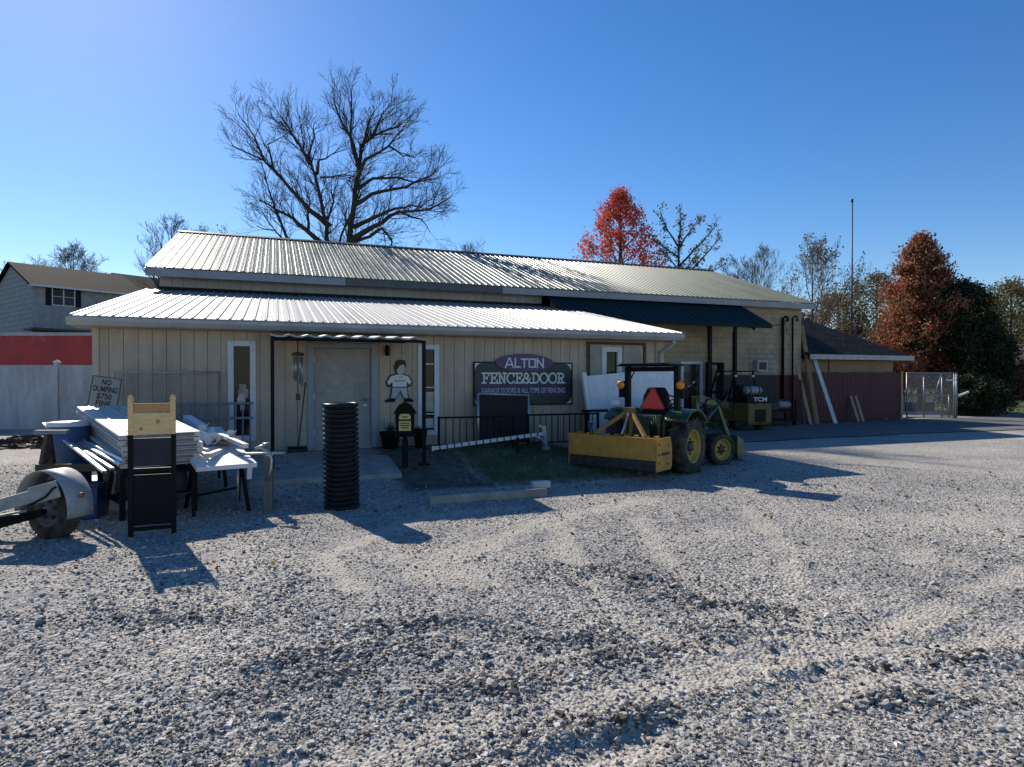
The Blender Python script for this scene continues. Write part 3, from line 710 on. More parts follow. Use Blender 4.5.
mb = MB(); mb.bx(23.44, 29.32, 6.57, 6.6, 2.60, 2.80); mb.bx(29.3, 29.33, 6.601, 16, 2.60, 2.80); mb.build('fascia', mat('pale_fascia', (.46, .43, .38), .6), side)
MB().bx(23.44, 29.3, 6.61, 16, 2.63, 2.65).build('soffit', BROWN, side)
mb = MB(); mb.bx(25.4, 29.0, 7.44, 7.498, 2.0, 2.6); mb.build('brick_band', mat('tan_band', (.3, .23, .14), .8), side)
mb = MB()
for i in range(39):
    t = 23.46+i*.151; mb.bx(t, t+.136, 7.2, 7.222, .03+.02*rng.random(), 2.06+.05*rng.random())
mb.bx(23.45, 29.34, 7.226, 7.3, .03, 2.07, 0); mb.bx(29.3, 29.42, 7.17, 7.199, .0, 2.14, 1)
mb.build('red_wall', [REDP, LUMBP], side)
# ------------------------------------------------------------------ things on and by the front wall
def bthing(name, label, cat, t, d, z=None, rz=0, group=None):
    p = W(t, d); p.z = H(p.x, p.y) if z is None else z
    return thing(name, label, cat, p, YAW+rz, group)
# big sign
sg = bthing('shop_sign', 'large dark green painted shop sign with purple oval top on the tan wall', 'sign', 8.6, .385, 1.21)
GREEN = mat('sign_green', (.008, .035, .028), .45, var=.2); PURP = mat('sign_purple', (.075, .03, .13), .4, var=.15); SWHITE = mat('sign_lettering_white', (.66, .66, .64), .5, var=.1); NAVYP = mat('sign_band_navy', (.03, .022, .075), .45)
mb = MB(); mb.bx(-1.2, 1.2, -.04, 0, 0, .97); mb.build('board', GREEN, sg, bevel=.004)
mb = MB()
for (x0, x1, z0, z1) in ((-1.2, 1.2, 0, .025), (-1.2, 1.2, .945, .97), (-1.2, -1.175, .026, .944), (1.175, 1.2, .026, .944)): mb.bx(x0, x1, -.055, -.041, z0, z1)
mb.build('border', BLACK, sg)
for sx in (-1, 1):
    for z0, sz in ((.03, 1), (.94, -1)):
        c = (sx*1.168, z0)
        poly = [c]+[(c[0]-sx*.17*(1-math.sin(R(a))), c[1]+sz*.17*(1-math.cos(R(a)))) for a in range(0, 91, 15)]
        if sx*sz > 0: poly = poly[::-1]
        mb = MB(); mb.prism(poly, (0, 0, 0), (1, 0, 0), (0, 0, 1), (0, -1, 0), .041, .045); mb.build('corner_ornament', SWHITE, sg)

mb = MB(); mb.prism([(.70*math.cos(R(a)), .20*math.sin(R(a))) for a in range(0, 360, 8)], (.0, 0, .955), (1, 0, 0), (0, 0, 1), (0, -1, 0), .005, .075)
ov = mb.build('oval_plaque', PURP, sg)
lettering('lettering', 'ALTON', SQ, .20, .93, .034, SWHITE, ov, (0, -.0751, .95), gap=.14)
lettering('lettering', 'FENCE&DOOR', SLAB, .215, 2.0, .036, SWHITE, sg, (0, -.0405, .61), gap=.13)
mb = MB(); pl = [(1.0+.13*math.cos(R(a)), .14*math.sin(R(a))) for a in range(-90, 91, 15)]+[(-1.0+.13*math.cos(R(a)), .14*math.sin(R(a))) for a in range(90, 271, 15)]
mb.prism(pl, (0, 0, .325), (1, 0, 0), (0, 0, 1), (0, -1, 0), .041, .052); bnd = mb.build('band', NAVYP, sg)
text('lettering', 'GARAGE DOORS & ALL TYPE OF FENCING', .165, mat('sign_lettering_lilac', (.50, .47, .62), .5), bnd, (0, -.0545, .325), width=2.02, bold=.002)

# cut-out figure on the wall
cf = bthing('figure_cutout', 'flat painted cut-out of a man in white shirt, hands on hips, on the wall', 'cutout', 5.78, .385, 1.36)
S = .48
def flat(name, poly, m, y0, y1, par=cf, s=S):
    mb = MB(); mb.prism([(a*s, b*s) for a, b in poly], (0, 0, 0), (1, 0, 0), (0, 0, 1), (0, -1, 0), y0, y1); return mb.build(name, m, par)
INK = mat('cutout_outline', (.02, .02, .025), .6); SKIN = mat('cutout_skin', (.62, .50, .42), .6)
SHIRTW = mat('cutout_white', (.72, .72, .70), .6, var=.08); PANTS = mat('cutout_grey_blue', (.42, .47, .53), .6)
flat('outline', [(-.52,.56),(-.60,.78),(-.42,1.08),(-.16,1.16),(-.24,1.42),(-.16,1.70),(.02,1.78),(.26,1.72),(.30,1.5),(.26,1.28),(.18,1.14),(.44,1.06),(.60,.80),(.52,.60),(.36,.56),(.40,.2),(.46,.08),(.64,-.02),(.6,-.1),(.2,-.1),(.2,.05),(.04,.36),(-.14,.05),(-.2,-.1),(-.62,-.1),(-.64,-.02),(-.44,.08),(-.38,.3),(-.34,.56)], INK, 0, .014)
flat('trousers', [(-.30,.54),(.32,.54),(.36,.2),(.40,.09),(.22,.07),(.04,.42),(-.16,.07),(-.38,.09),(-.32,.3)], PANTS, .0145, .018)
flat('shirt', [(-.30,.58),(-.30,.80),(-.46,.64),(-.53,.78),(-.38,1.03),(-.12,1.11),(.14,1.11),(.40,1.02),(.53,.80),(.46,.66),(.32,.80),(.32,.58)], SHIRTW, .0145, .018)
flat('face', [(-.06,1.13),(-.12,1.34),(-.06,1.5),(.2,1.55),(.25,1.42),(.30,1.36),(.24,1.32),(.22,1.2),(.12,1.13)], SKIN, .0145, .018)
flat('hair', [(-.16,1.36),(-.2,1.5),(-.14,1.66),(.04,1.73),(.24,1.68),(.22,1.56),(.02,1.52),(-.06,1.36)], mat('cutout_hair', (.035, .012, .012), .6), .0185, .021)
flat('shoe', [(-.60,-.06),(-.6,0),(-.4,.06),(-.22,.04),(-.22,-.06)], BLACK, .0145, .018); flat('shoe', [(.60,-.06),(.6,0),(.42,.06),(.24,.04),(.24,-.06)], BLACK, .0145, .018)
mb = MB()
for x in np.linspace(-.2, .2, 7): mb.bx(x*S-.009, x*S+.009, -.022, -.0185, .80*S, .86*S)
mb.build('printed_word', INK, cf); MB().bx(-.01, .06, -.0215, -.0185, 1.0*S, 1.02*S).build('collar', INK, cf); MB().bx(.10*S, .14*S, -.0215, -.0185, 1.38*S, 1.42*S).build('eye', INK, cf)
wl = bthing('wall_lantern', 'small black wall light above the cut-out figure', 'wall light', 5.52, .385, 2.28)
MB().lathe([(.02, 0), (.05, .02), (.055, .16), (.03, .22), (0, .23)], (0, -.06, 0), n=10).build('lamp_body', IRON, wl); MB().bx(-.03, .03, -.06, 0, .08, .12).build('bracket', IRON, wl)
# wind chime
wc = bthing('wind_chime', 'metal tube wind chime hanging under the entrance canopy', 'wind chime', 3.74, -.2, 1.42)
MB().tube([(0, 0, .90), (0, 0, 1.18)], .006, 5).build('cord', IRON, wc)
MB().lathe([(0, .9), (.1, .88), (.12, .84), (.1, .82), (0, .82)], n=14).build('cap', BROWN, wc)
for k in range(6):
    a = k*math.pi/3; l = .55-.04*k; MB().tube([(.075*math.cos(a), .075*math.sin(a), .8), (.075*math.cos(a), .075*math.sin(a), .8-l)], .016, 8).build('chime_tube', GALV, wc)
mb = MB(); mb.tube([(0, 0, .82), (0, 0, .08)], .004, 4); mb.bx(-.04, .04, -.006, .006, -.02, .1); mb.build('wind_sail', BROWN, wc)
# broom
br = bthing('broom', 'dark push broom leaning beside the entrance door', 'broom', 3.74, .1)
MB().tube([(0, -.1, .05), (.16, .24, 1.35)], .014, 7).build('handle', BROWN, br); mb = MB(); mb.box((-.01, -.1, .08), (.36, .09, .05)); 
for i in range(18): mb.bx(-.18+.02*i, -.168+.02*i, -.14, -.06, -.01, .055)
mb.build('brush_head', IRON, br)
# planters near the door
pt = bthing('planter_pot', 'dark round planter pot with dry stems between door and cut-out man', 'planter', 5.52, .02)
MB().lathe([(0, 0), (.15, 0), (.2, .3), (.22, .32), (.2, .34), (.18, .3), (0, .28)], n=18).build('pot', IRON, pt)
mb = MB()
for k in range(40):
    a = rng.uniform(0, 6.28); q = rng.uniform(.05, .24); mb.tube([(0, 0, .28), (q*.5*math.cos(a), q*.5*math.sin(a), .42), (q*math.cos(a), q*math.sin(a), .36+rng.uniform(0, .22))], .006, 3)
mb.build('stems', mat('dry_plant', (.05, .05, .025), .8), pt)
st = bthing('plant_stand', 'low black wire plant stand behind the yellow-labelled box', 'plant stand', 5.95, .1)
mb = MB()
for x in (-.2, .2):
    for y in (-.12, .12): mb.tube([(x, y, 0), (x, y, .42)], .012, 6)
for z in (.12, .42): mb.tube([(-.2, -.12, z), (.2, -.12, z), (.2, .12, z), (-.2, .12, z), (-.2, -.12, z)], .01, 6)
for k in range(7): mb.tube([(-.2+.066*k, -.12, .42), (-.2+.066*k, .12, .42)], .007, 5)
mb.build('frame', GALV, st)
pt2 = bthing('planter_pot', 'small black tapered pot beside the tall narrow window right of the door', 'planter', 6.12, -.1)
MB().lathe([(0, 0), (.1, 0), (.15, .36), (.165, .38), (.15, .4), (.13, .36), (0, .34)], n=16).build('pot', BLACK, pt2)
# mailbox-like literature box on a post
p = at(405, 465, 11.3); p.z = H(p.x, p.y)
bx = thing('mailbox', 'black peaked box with yellow label on a post before the cut-out man', 'mailbox', p, YAW*.4); bx.scale = (.78, .78, .97)
MB().lathe([(.07, 0), (.07, .5), (.055, .52), (.055, .62)], n=14).build('post', IRON, bx)
mb = MB(); mb.prism([(-.2, .62), (.2, .62), (.22, 1.02), (.13, 1.14), (0, 1.18), (-.13, 1.14), (-.22, 1.02)], (0, 0, 0), (1, 0, 0), (0, 0, 1), (0, -1, 0), -.16, .16); mb.bx(-.24, .24, -.19, .19, .58, .619)
mb.build('box', IRON, bx, bevel=.015)
mb = MB(); mb.prism([(-.27, 1.0), (-.14, 1.16), (0, 1.215), (.14, 1.16), (.27, 1.0), (.24, 1.0), (.13, 1.125), (0, 1.185), (-.13, 1.125), (-.24, 1.0)], (0, 0, 0), (1, 0, 0), (0, 0, 1), (0, -1, 0), -.21, .21); mb.lathe([(0, 0), (.025, .02), (.01, .06), (0, .08)], (0, 0, 1.21), n=8); mb.build('lid', IRON, bx)
YL = mat('yellow_label', (.72, .52, .16), .5, var=.12)
mb = MB(); mb.prism([(-.13, .9), (.13, .9), (.13, .96), (.09, 1.0), (-.09, 1.0), (-.13, .96)], (0, 0, 0), (1, 0, 0), (0, 0, 1), (0, -1, 0), .161, .166); mb.bx(-.135, .135, -.166, -.161, .69, .87)
lb = mb.build('label', YL, bx)
mb = MB()
for z, w in ((.83, .10), (.79, .11), (.745, .09), (.945, .065)): MB().bx(-w, w, -.1685, -.1665, z-.01, z+.01).build('printed_line', INK, lb)
# iron railings
def railing(t0, t1, d, zt, label, n, z0=None):
    r = bthing('railing', label, 'railing', t0, d, None, 0, 'low iron railings in front of the sign'); L = t1-t0; h = zt-r.location.z
    mb = MB(); mb.bx(0, L, -.02, .02, h-.035, h); mb.bx(0, L, -.015, .015, .10, .125); mb.build('rail', IRON, r)
    mb = MB()
    for i in range(1, n): mb.bx(L*i/n-.008, L*i/n+.008, -.008, .008, .126, h-.036)
    mb.build('baluster', IRON, r)
    for x in (0, L): MB().bx(x-.022, x+.022, -.022, .022, -.05, h+.01).build('post', IRON, r)
railing(6.40, 8.0, -.55, 1.04, 'plain black iron railing left of the dark mesh gate', 11)
railing(8.30, 9.95, -.62, 1.06, 'black iron railing right of the dark mesh gate, below the sign', 12)
# chain link panels
def mesh_panel(mb, w, h, pitch, r=.0035, mi=0, x0=0, z0=0, y=0):
    k = -h
    while k < w:
        for sgn in (1, -1):
            a = [(k, 0), (k+h, h)]
            (xa, za), (xb, zb) = a
            if xa < 0: za += -xa; xa = 0
            if xb > w: zb -= xb-w; xb = w
            if xb-xa > .01:
                A = (xa, za) if sgn > 0 else (xa, h-za); Bq = (xb, zb) if sgn > 0 else (xb, h-zb)
                mb.tube([(x0+A[0], y+.003*sgn, z0+A[1]), (x0+Bq[0], y+.003*sgn, z0+Bq[1])], r, 3, mi, cap=False)
        k += pitch
def leaning(o, deg): o.rotation_euler = (R(-deg), 0, o.rotation_euler.z)
g = bthing('mesh_gate', 'dark backed chain link gate leaning in front of the shop sign', 'gate', 7.36, -.15); leaning(g, 6); g.rotation_euler.y = R(1.2)
mb = MB(); mb.tube([(0, 0, .02), (0, 0, 1.12)], .03, 8); mb.tube([(1.16, 0, .02), (1.16, 0, 1.12)], .03, 8); mb.tube([(0, 0, 1.11), (1.16, 0, 1.09)], .026, 8); mb.tube([(0, 0, .04), (1.16, 0, .04)], .026, 8); mb.build('frame', GALV, g)
mb = MB(); mesh_panel(mb, 1.12, 1.05, .06, x0=.02, z0=.04, y=-.02); mb.build('wire_mesh', IRON, g)
MB().bx(.03, 1.13, .005, .012, .05, 1.07).build('backing_sheet', mat('maroon_sheet', (.028, .014, .026), .6, var=.4), g)
g2 = bthing('loose_chain_link_fence', 'galvanised chain link panel leaning on the tan wall left of the window', 'fence panel', .62, .05); leaning(g2, 7)
mb = MB(); mb.tube([(0, 0, .02), (0, 0, 1.55), (1.72, 0, 1.55), (1.72, 0, .02), (0, 0, .02)], .021, 8); mb.build('frame', GALV, g2)
mb = MB(); mesh_panel(mb, 1.70, 1.5, .075, x0=.01, z0=.03); mb.build('wire_mesh', GALV, g2)
DULLG = mat('dull_grey_aluminium', (.17, .18, .195), .5, metal=.4, var=.2)
g3 = bthing('picket_panel', 'silver metal picket panel leaning under the narrow window', 'fence panel', 1.35, -.28); leaning(g3, 14)
mb = MB(); mb.bx(0, 1.6, -.018, .018, .98, 1.02); mb.bx(0, 1.6, -.018, .018, .70, .74); mb.bx(0, 1.6, -.018, .018, .1, .14); mb.build('rail', DULLG, g3)
mb = MB()
for i in range(13): mb.bx(.03+i*.125, .055+i*.125, -.0175, .0175, .0, .979)
mb.build('picket', DULLG, g3)
# striped barrier arm lying in front of the railing
ba = bthing('barrier_arm', 'white barrier arm with dark bands lying tilted against the railing', 'barrier arm', 6.18, -.95)
A = W(6.18, -.95); Bq = W(8.55, -.9); A.z = .46; Bq.z = .67
A -= ba.location; Bq -= ba.location; rot = Matrix.Rotation(-YAW, 3, 'Z'); A = rot @ A; Bq = rot @ Bq
mb = MB(); n = 16
for i in range(n): mb.beam(A+(Bq-A)*(i/n), A+(Bq-A)*((i+.82)/n), .05, .07, 0); mb.beam(A+(Bq-A)*((i+.82)/n), A+(Bq-A)*((i+1)/n), .046, .066, 1)
mb.build('pole', [WTRIM, BLACK], ba)
mb = MB(); e = Bq; mb.tube([e+Vector((-.25, 0, -.02)), e+Vector((-.08, -.02, -.1)), e+Vector((.0, -.02, -.26))], .03, 7); mb.beam(e+Vector((-.02, 0, .16)), e+Vector((.03, -.02, -.30)), .08, .05); mb.beam(e+Vector((-.02, 0, .1)), e+Vector((-.14, 0, .18)), .05, .04); mb.box(e+Vector((.02, -.02, -.3)), (.16, .1, .08)); mb.box(A, (.05, .06, .09)); mb.build('bracket', GALV, ba)
MB().beam((1.75, -.05, -.25), (1.75, -.02, .3), .05, .05).build('prop', IRON, ba)
# latch post hanging on the railing end
gd = bthing('gate_latch_post', 'short black gate post with white latch beside the white panel', 'gate post', 9.62, -.75)
MB().bx(-.04, .04, -.04, .04, -.03, .92).build('post', IRON, gd); mb = MB(); mb.box((.04, -.06, .66), (.09, .05, .2)); mb.lathe([(0, 0), (.05, .0), (.05, .04), (0, .04)], (.04, -.09, .72), (0, -1, 0), 10); mb.build('latch', GALV, gd); MB().bx(-.12, .5, -.03, .03, .925, .98).build('top_bar', IRON, gd)
# white vinyl panel behind the tractor
vp = bthing('loose_vinyl_fence', 'big white vinyl fence panel leaning on the wall behind the tractor', 'fence panel', 9.98, -.35); leaning(vp, 8); vp.rotation_euler.y = R(-5)
mb = MB(); n = 14
for i in range(n): mb.bx(.12+i*.166, .12+i*.166+.1635, -.022, .0, .06, 1.72)
mb.bx(.11, 2.45, .001, .02, .05, 1.71); mb.build('board_infill', WHITE, vp)
mb = MB(); mb.bx(0, .10, -.05, .05, 0, 1.86); mb.bx(.101, 2.45, -.03, .03, -.0, .058); mb.bx(.101, 2.45, -.03, .03, 1.721, 1.78); mb.build('frame', WHITE, vp, bevel=.006)

# ------------------------------------------------------------------ culvert pipe, wheel stop, post
p = G(337.5, 511)
cp = thing('culvert_pipe', 'upright black corrugated plastic pipe standing on the gravel', 'pipe', (p.x, p.y+.22, H(p.x, p.y)-.01)); cp.rotation_euler = (.008, -.014, .3)
prof = []; n = 22; hh = 1.47
for i in range(n):
    z = hh*i/n; q = hh/n
    prof += [(.212, z), (.212, z+.22*q), (.240, z+.34*q), (.245, z+.5*q), (.245, z+.74*q), (.238, z+.9*q)]
prof += [(.238, hh), (.22, hh+.008), (.20, hh), (.20, hh-.5), (.20, 0)]
mb = MB(); mb.lathe(prof, n=40); mb.build('pipe_wall', mat('glossy_black_plastic', (.006, .006, .0065), .34, var=.3, spec=.25, dust=.10, dustcol=(.10, .09, .08)), cp)
mb = MB(); mb.lathe([(.20, hh-.02), (.0, hh-.03)], n=40); mb.build('end_cap', mat('grey_plastic_cap', (.05, .05, .052), .6), cp)
a = G(428, 505); b = G(546, 496.5); v = (b-a); 
ws = thing('wheel_stop', 'long weathered concrete wheel stop at the edge of the grass strip', 'wheel stop', (a.x, a.y+.08, H(a.x, a.y)-.01), math.atan2(v.y, v.x))
L = v.length
mb = MB(); mb.prism([(-.08, 0), (.08, 0), (.075, .07), (.045, .125), (-.045, .125), (-.075, .07)], (0, 0, 0), (0, 1, 0), (0, 0, 1), (1, 0, 0), 0, L); mb.build('concrete_bar', mat('stained_concrete', (.36, .30, .235), .9, var=.35, scale=3, bump=.4, bscale=50, dust=.3, dustcol=(.15, .12, .09)), ws, bevel=.012)
mb = MB()
for x in (.25, L-.3): mb.lathe([(0, .14), (.014, .14), (.014, .1)], (x, 0, 0), n=8)
mb.build('steel_pin', STEELD, ws)
b2 = G(541, 494)
bk = MB().box((0, 0, .06), (.30, .12, .11)).build('concrete_block', mat('pale_concrete', (.55, .53, .49), .85, var=.2, bump=.3), None, bevel=.012, loc=(b2.x, b2.y+.12, H(b2.x, b2.y)+.07), rz=math.atan2(v.y, v.x)); tag(bk, 'pale short concrete block at the right end of the wheel stop', 'block')
p = G(268.5, 509)
up = thing('utility_post', 'short weathered post with bent pipe and crossbar left of the black pipe', 'post', (p.x, p.y, 0), .1)
MB().bx(-.055, .055, -.05, .05, -.05, .74).build('post', wood('grey_post_wood', (.22, .2, .17), .6, (6, 6, 1)), up, bevel=.006)
mb = MB(); mb.tube([(.0, -.075, .40), (.05, -.075, .56), (.06, -.075, .70), (.02, -.07, .80), (-.08, -.06, .86), (-.16, -.06, .84)], .022, 8); mb.tube([(-.16, -.06, .84), (-.02, -.06, .90)], .022, 8); mb.lathe([(0, 0), (.05, 0), (.05, .02), (0, .02)], (-.02, -.06, .90), n=10); mb.build('bent_pipe', GALV, up)
mb = MB(); mb.tube([(-.42, .02, .76), (.22, .02, .77)], .02, 8); mb.tube([(-.42, .02, .76), (-.42, .02, .0)], .018, 8); mb.build('crossbar', GALV, up)
# ------------------------------------------------------------------ the tractor
HD = R(-40)                                   # heading: local +y points away to the right
trp = Vector((2.80, 12.38, 0))
tr = thing('tractor', 'green compact tractor with yellow wheels, canopy and front loader on the gravel', 'tractor', trp, HD); tr.scale = (1.1, 1.1, 1.1)
DARKG = mat('dark_machine_grey', (.025, .026, .027), .5, var=.3)
def wheel(parent, x, y, r, w, side, steer=0, lug=18, rim=.56):
    M = Matrix.Rotation(steer, 3, 'Z'); ax = M @ Vector((side, 0, 0)); c = Vector((x, y, r-.02)); hw = w/2
    mb = MB(); mb.lathe([(r*rim, -hw*.8), (r*.72, -hw), (r*.90, -hw*.97), (r*.955, -hw*.8), (r*.955, hw*.8), (r*.90, hw*.97), (r*.72, hw), (r*rim, hw*.8)], c, ax, 40)
    up = Vector((0, 0, 1)); fw = ax.cross(up)
    for i in range(lug):
        for s in (1, -1):
            a = 2*math.pi*(i+(.5 if s < 0 else 0))/lug; da = .16*s*0
            pts = []
            for (q, off) in ((0.0, -.10), (1.0, .12)):
                an = a+off; rd = up*math.cos(an)+fw*math.sin(an); pts.append(c+rd*(r*.965)+ax*(s*hw*(.04+.92*q)))
            rd = up*math.cos(a)+fw*math.sin(a); mb.beam(pts[0], pts[1], r*.085, r*.10, 0, rd)
    t = mb.build('tyre', RUBBER, parent)
    mb = MB(); q = r*rim
    mb.lathe([(q*1.03, hw*.84), (q*.98, hw*.86), (q*.93, hw*.6), (q*.90, hw*.25), (q*.55, hw*.18), (q*.5, hw*.3), (0, hw*.3)], c, ax, 32)
    mb.lathe([(q*1.03, -hw*.84), (q*.9, -hw*.6), (q*.9, hw*.2)], c, ax, 32)
    rm = mb.build('rim', JDY, t)
    mb = MB(); mb.lathe([(q*.34, hw*.29), (q*.34, hw*.5), (q*.22, hw*.62), (0, hw*.62)], c, ax, 16)
    for k in range(6):
        an = k*math.pi/3; rd = up*math.cos(an)+fw*math.sin(an); mb.lathe([(.018, 0), (.018, .03), (0, .03)], c+rd*q*.45+ax*hw*.28, ax, 6)
    mb.build('hub', STEELD, rm)
    return t
for sx in (-1, 1):
    wheel(tr, sx*.62, 0, .50, .30, sx); wheel(tr, sx*.60, 1.50, .315, .21, sx, R(-24), 14, .62)
mb = MB(); mb.bx(-.16, .16, -.25, 1.7, .36, .66); mb.bx(-.5, .5, -.10, .10, .40, .56); mb.bx(-.26, .26, -.36, -.05, .38, .80); mb.bx(-.55, .55, 1.44, 1.56, .26, .38); mb.bx(-.16, .16, .62, 1.9, .5, .62); mb.tube([(.12, -.36, .48), (.12, -.5, .48)], .03, 8)
mb.build('chassis', DARKG, tr, bevel=.02)
mb = MB(); mb.bx(-.48, .48, -.05, .72, .585, .62); mb.bx(-.46, -.3, .1, .7, .40, .58); mb.bx(.3, .46, .1, .7, .40, .58); mb.build('operator_platform', DARKG, tr, bevel=.01)
# hood with tapering nose
mb = MB(); sec = [(.72, .24, 1.10), (1.2, .25, 1.06), (1.75, .23, .98), (1.95, .20, .90), (2.02, .17, .80)]; vs = []
for (y, w, z) in sec: vs += [(-w, y, .62), (-w, y, z-.10), (-w*.72, y, z), (w*.72, y, z), (w, y, z-.10), (w, y, .62)]
fs = []
for i in range(len(sec)-1):
    for j in range(5): a = 6*i+j; fs.append((a, a+1, a+7, a+6))
    fs.append((6*i+5, 6*i, 6*i+6, 6*i+11))
k = 6*(len(sec)-1); fs += [(5, 4, 3, 2, 1, 0), (k, k+1, k+2, k+3, k+4, k+5)]
mb.add(vs, fs, 0); hood = mb.build('hood', JDG, tr, bevel=.015)
mb = MB()
for s in (-1, 1): mb.bx(s*.252-.003, s*.252+.003, .8, 1.6, .86, .90)
mb.build('stripe', JDY, hood)
mb = MB()
for s in (-1, 1):
    for i in range(7): mb.bx(s*.25-.004, s*.25+.004, 1.1+.08*i, 1.14+.08*i, .66, .82)
mb.build('grille', DARKG, hood)
# fenders over the rear tyres
for sx in (-1, 1):
    mb = MB(); r0 = .57; poly = []; n = 14
    for i in range(n+1): a = R(42+96*i/n); poly.append((-r0*math.cos(a)*.98, .48+r0*math.sin(a)*1.0))
    poly = [(y, min(z+.07, 1.14)) for y, z in poly]
    inner = [(y*.95, z-.03) for y, z in poly][::-1]
    pl = poly+inner; a, b = (.40, .80) if sx > 0 else (-.80, -.40)
    nn = len(pl); vs = [(x, y, z) for x in (a, b) for y, z in pl]; m_ = len(poly)
    fs = [(i, i+1, nn+i+1, nn+i) for i in range(nn-1)]+[(nn-1, 0, nn, 2*nn-1)]
    for i in range(m_-1): fs += [(i+1, i, nn-1-i, nn-2-i), (nn+i, nn+i+1, 2*nn-2-i, 2*nn-1-i)]
    mb.add(vs, fs); 
    x0, x1 = (.36, .40) if sx > 0 else (-.40, -.36)
    mb.prism([(y, z) for y, z in poly]+[(.40, .60), (-.42, .60)], (0, 0, 0), (0, 1, 0), (0, 0, 1), (1, 0, 0), x0, x1)
    fd = mb.build('fender', JDG, tr, bevel=.01)
    MB().bx(sx*.6-.04, sx*.6+.04, -.425, -.405, .93, .98).build('tail_light', mat('red_lens', (.25, .01, .008), .25), fd)
mb = MB(); mb.bx(-.34, .34, -.52, -.30, .62, 1.02); mb.build('rear_panel', JDG, tr, bevel=.03)
# seat
mb = MB(); mb.bx(-.24, .24, -.22, .22, .80, .92); mb.build('seat', BLACK, tr, bevel=.04)
mb = MB(); mb.prism([(-.25, .93), (.25, .93), (.24, 1.36), (.15, 1.49), (-.15, 1.49), (-.24, 1.36)], (0, -.24, 0), (1, 0, 0), (0, .12, 1), (0, -1, 0), -.0, .12); mb.build('backrest', BLACK, tr, bevel=.035).location = (.05, .12, 0)
smv = MB(); tri = [(-.225, 1.10), (.225, 1.10), (.245, 1.13), (.03, 1.48), (-.03, 1.48), (-.245, 1.13)]
smv.prism(tri, (.0, -.40, 0), (1, 0, 0), (0, .10, 1), (0, -1, 0), .0, .008); s_ = smv.build('warning_triangle', mat('dark_red_border', (.30, .012, .012), .4), tr); s_.location = (.05, .12, 0)
smv = MB(); c = (0, 1.225); smv.prism([((x-c[0])*.86+c[0], (z-c[1])*.86+c[1]) for x, z in tri], (0, -.40, 0), (1, 0, 0), (0, .10, 1), (0, -1, 0), .009, .012); smv.build('reflector', REDT, s_)
MB().beam((.04, -.0, 1.1), (.04, -.15, 1.15), .05, .05).build('triangle_bracket', DARKG, tr)
# steering column and wheel
mb = MB(); mb.beam((0, .72, .9), (0, .46, 1.18), .06, .06); mb.bx(-.2, .2, .60, .76, .70, 1.12); mb.build('dashboard', DARKG, tr, bevel=.02)
mb = MB(); c = Vector((0, .44, 1.22)); ax = Vector((0, -.55, .83)); a = Vector((1, 0, 0)); b = ax.cross(a)
mb.tube([c+(a*math.cos(2*math.pi*i/20)+b*math.sin(2*math.pi*i/20))*.19 for i in range(21)], .014, 7, cap=False)
for k in range(3): mb.tube([c, c+(a*math.cos(2.1*k+.5)+b*math.sin(2.1*k+.5))*.19], .01, 5)
mb.build('steering_wheel', BLACK, tr)
# roll bar, canopy, lamps
mb = MB()
for s in (-1, 1): mb.bx(s*.48-.045, s*.48+.045, -.14, -.04, .62, 1.86)
mb.bx(-.434, .434, -.12, -.05, 1.77, 1.85); mb.bx(-.434, .434, -.125, -.045, .64, .72); 
for s in (-1, 1): mb.beam((s*.48, -.035, 1.6), (s*.44, .12, 1.84), .03, .03)
mb.build('roll_bar', BLACK, tr, bevel=.008)
mb = MB(); mb.prism([(-.51, 1.862), (.51, 1.862), (.51, 1.89), (.44, 1.915), (-.44, 1.915), (-.51, 1.89)], (0, 0, 0), (1, 0, 0), (0, 0, 1), (0, 1, 0), -.44, .14); mb.build('canopy', BLACK, tr, bevel=.015)
for s in (-1, 1):
    mb = MB(); mb.bx(s*.575-.05, s*.575+.05, -.17, -.11, 1.30, 1.60); mb.bx(s*.54-.03, s*.54+.03, -.135, -.115, 1.45, 1.48); lm = mb.build('lamp_bracket', BLACK, tr)
    mb = MB(); mb.lathe([(0, .03), (.06, .028), (.075, .012), (.075, 0)], (s*.58, -.171, 1.53), (0, -1, 0), 14); mb.build('amber_lamp', ORANGE, lm)
mb = MB(); mb.bx(-.74, -.56, -.3, -.12, 1.145, 1.26); mb.build('white_jug', WHITE, tr, bevel=.03)
# front loader
for s in (-1, 1):
    mb = MB(); x = s*.46
    mb.bx(x-.05, x+.05, .66, .80, .42, 1.32); mb.beam((x, .73, .5), (s*.2, .73, .5), .1, .12); mb.build('loader_mast', JDG, tr, bevel=.01)
    mb = MB(); y = s*.52
    mb.beam((y, .72, 1.28), (y, 1.55, 1.16), .07, .13, ext=.06); mb.beam((y, 1.55, 1.17), (y, 2.14, .44), .07, .12, ext=.06); mb.build('loader_arm', JDG, tr, bevel=.01)
    mb = MB(); mb.tube([(y+.06*s, .74, .80), (y+.06*s, 1.35, 1.08)], .035, 8); mb.tube([(y+.06*s, .74, .8), (y+.06*s, 1.5, 1.14)], .018, 8); mb.tube([(y, 1.62, 1.22), (y, 2.1, .72)], .03, 8); mb.build('hydraulic_ram', STEELD, tr)
mb = MB(); mb.tube([(.46, .73, 1.32), (.46, .70, 1.44), (.44, .60, 1.50), (.42, .5, 1.46)], .03, 8); mb.lathe([(0, 0), (.05, .03), (.05, .08), (0, .1)], (.46, .72, 1.50), n=10); mb.build('control_lever', BLACK, tr)
mb = MB(); mb.beam((-.52, 1.9, .72), (.52, 1.9, .72), .09, .09); mb.build('loader_crossbar', JDG, tr)
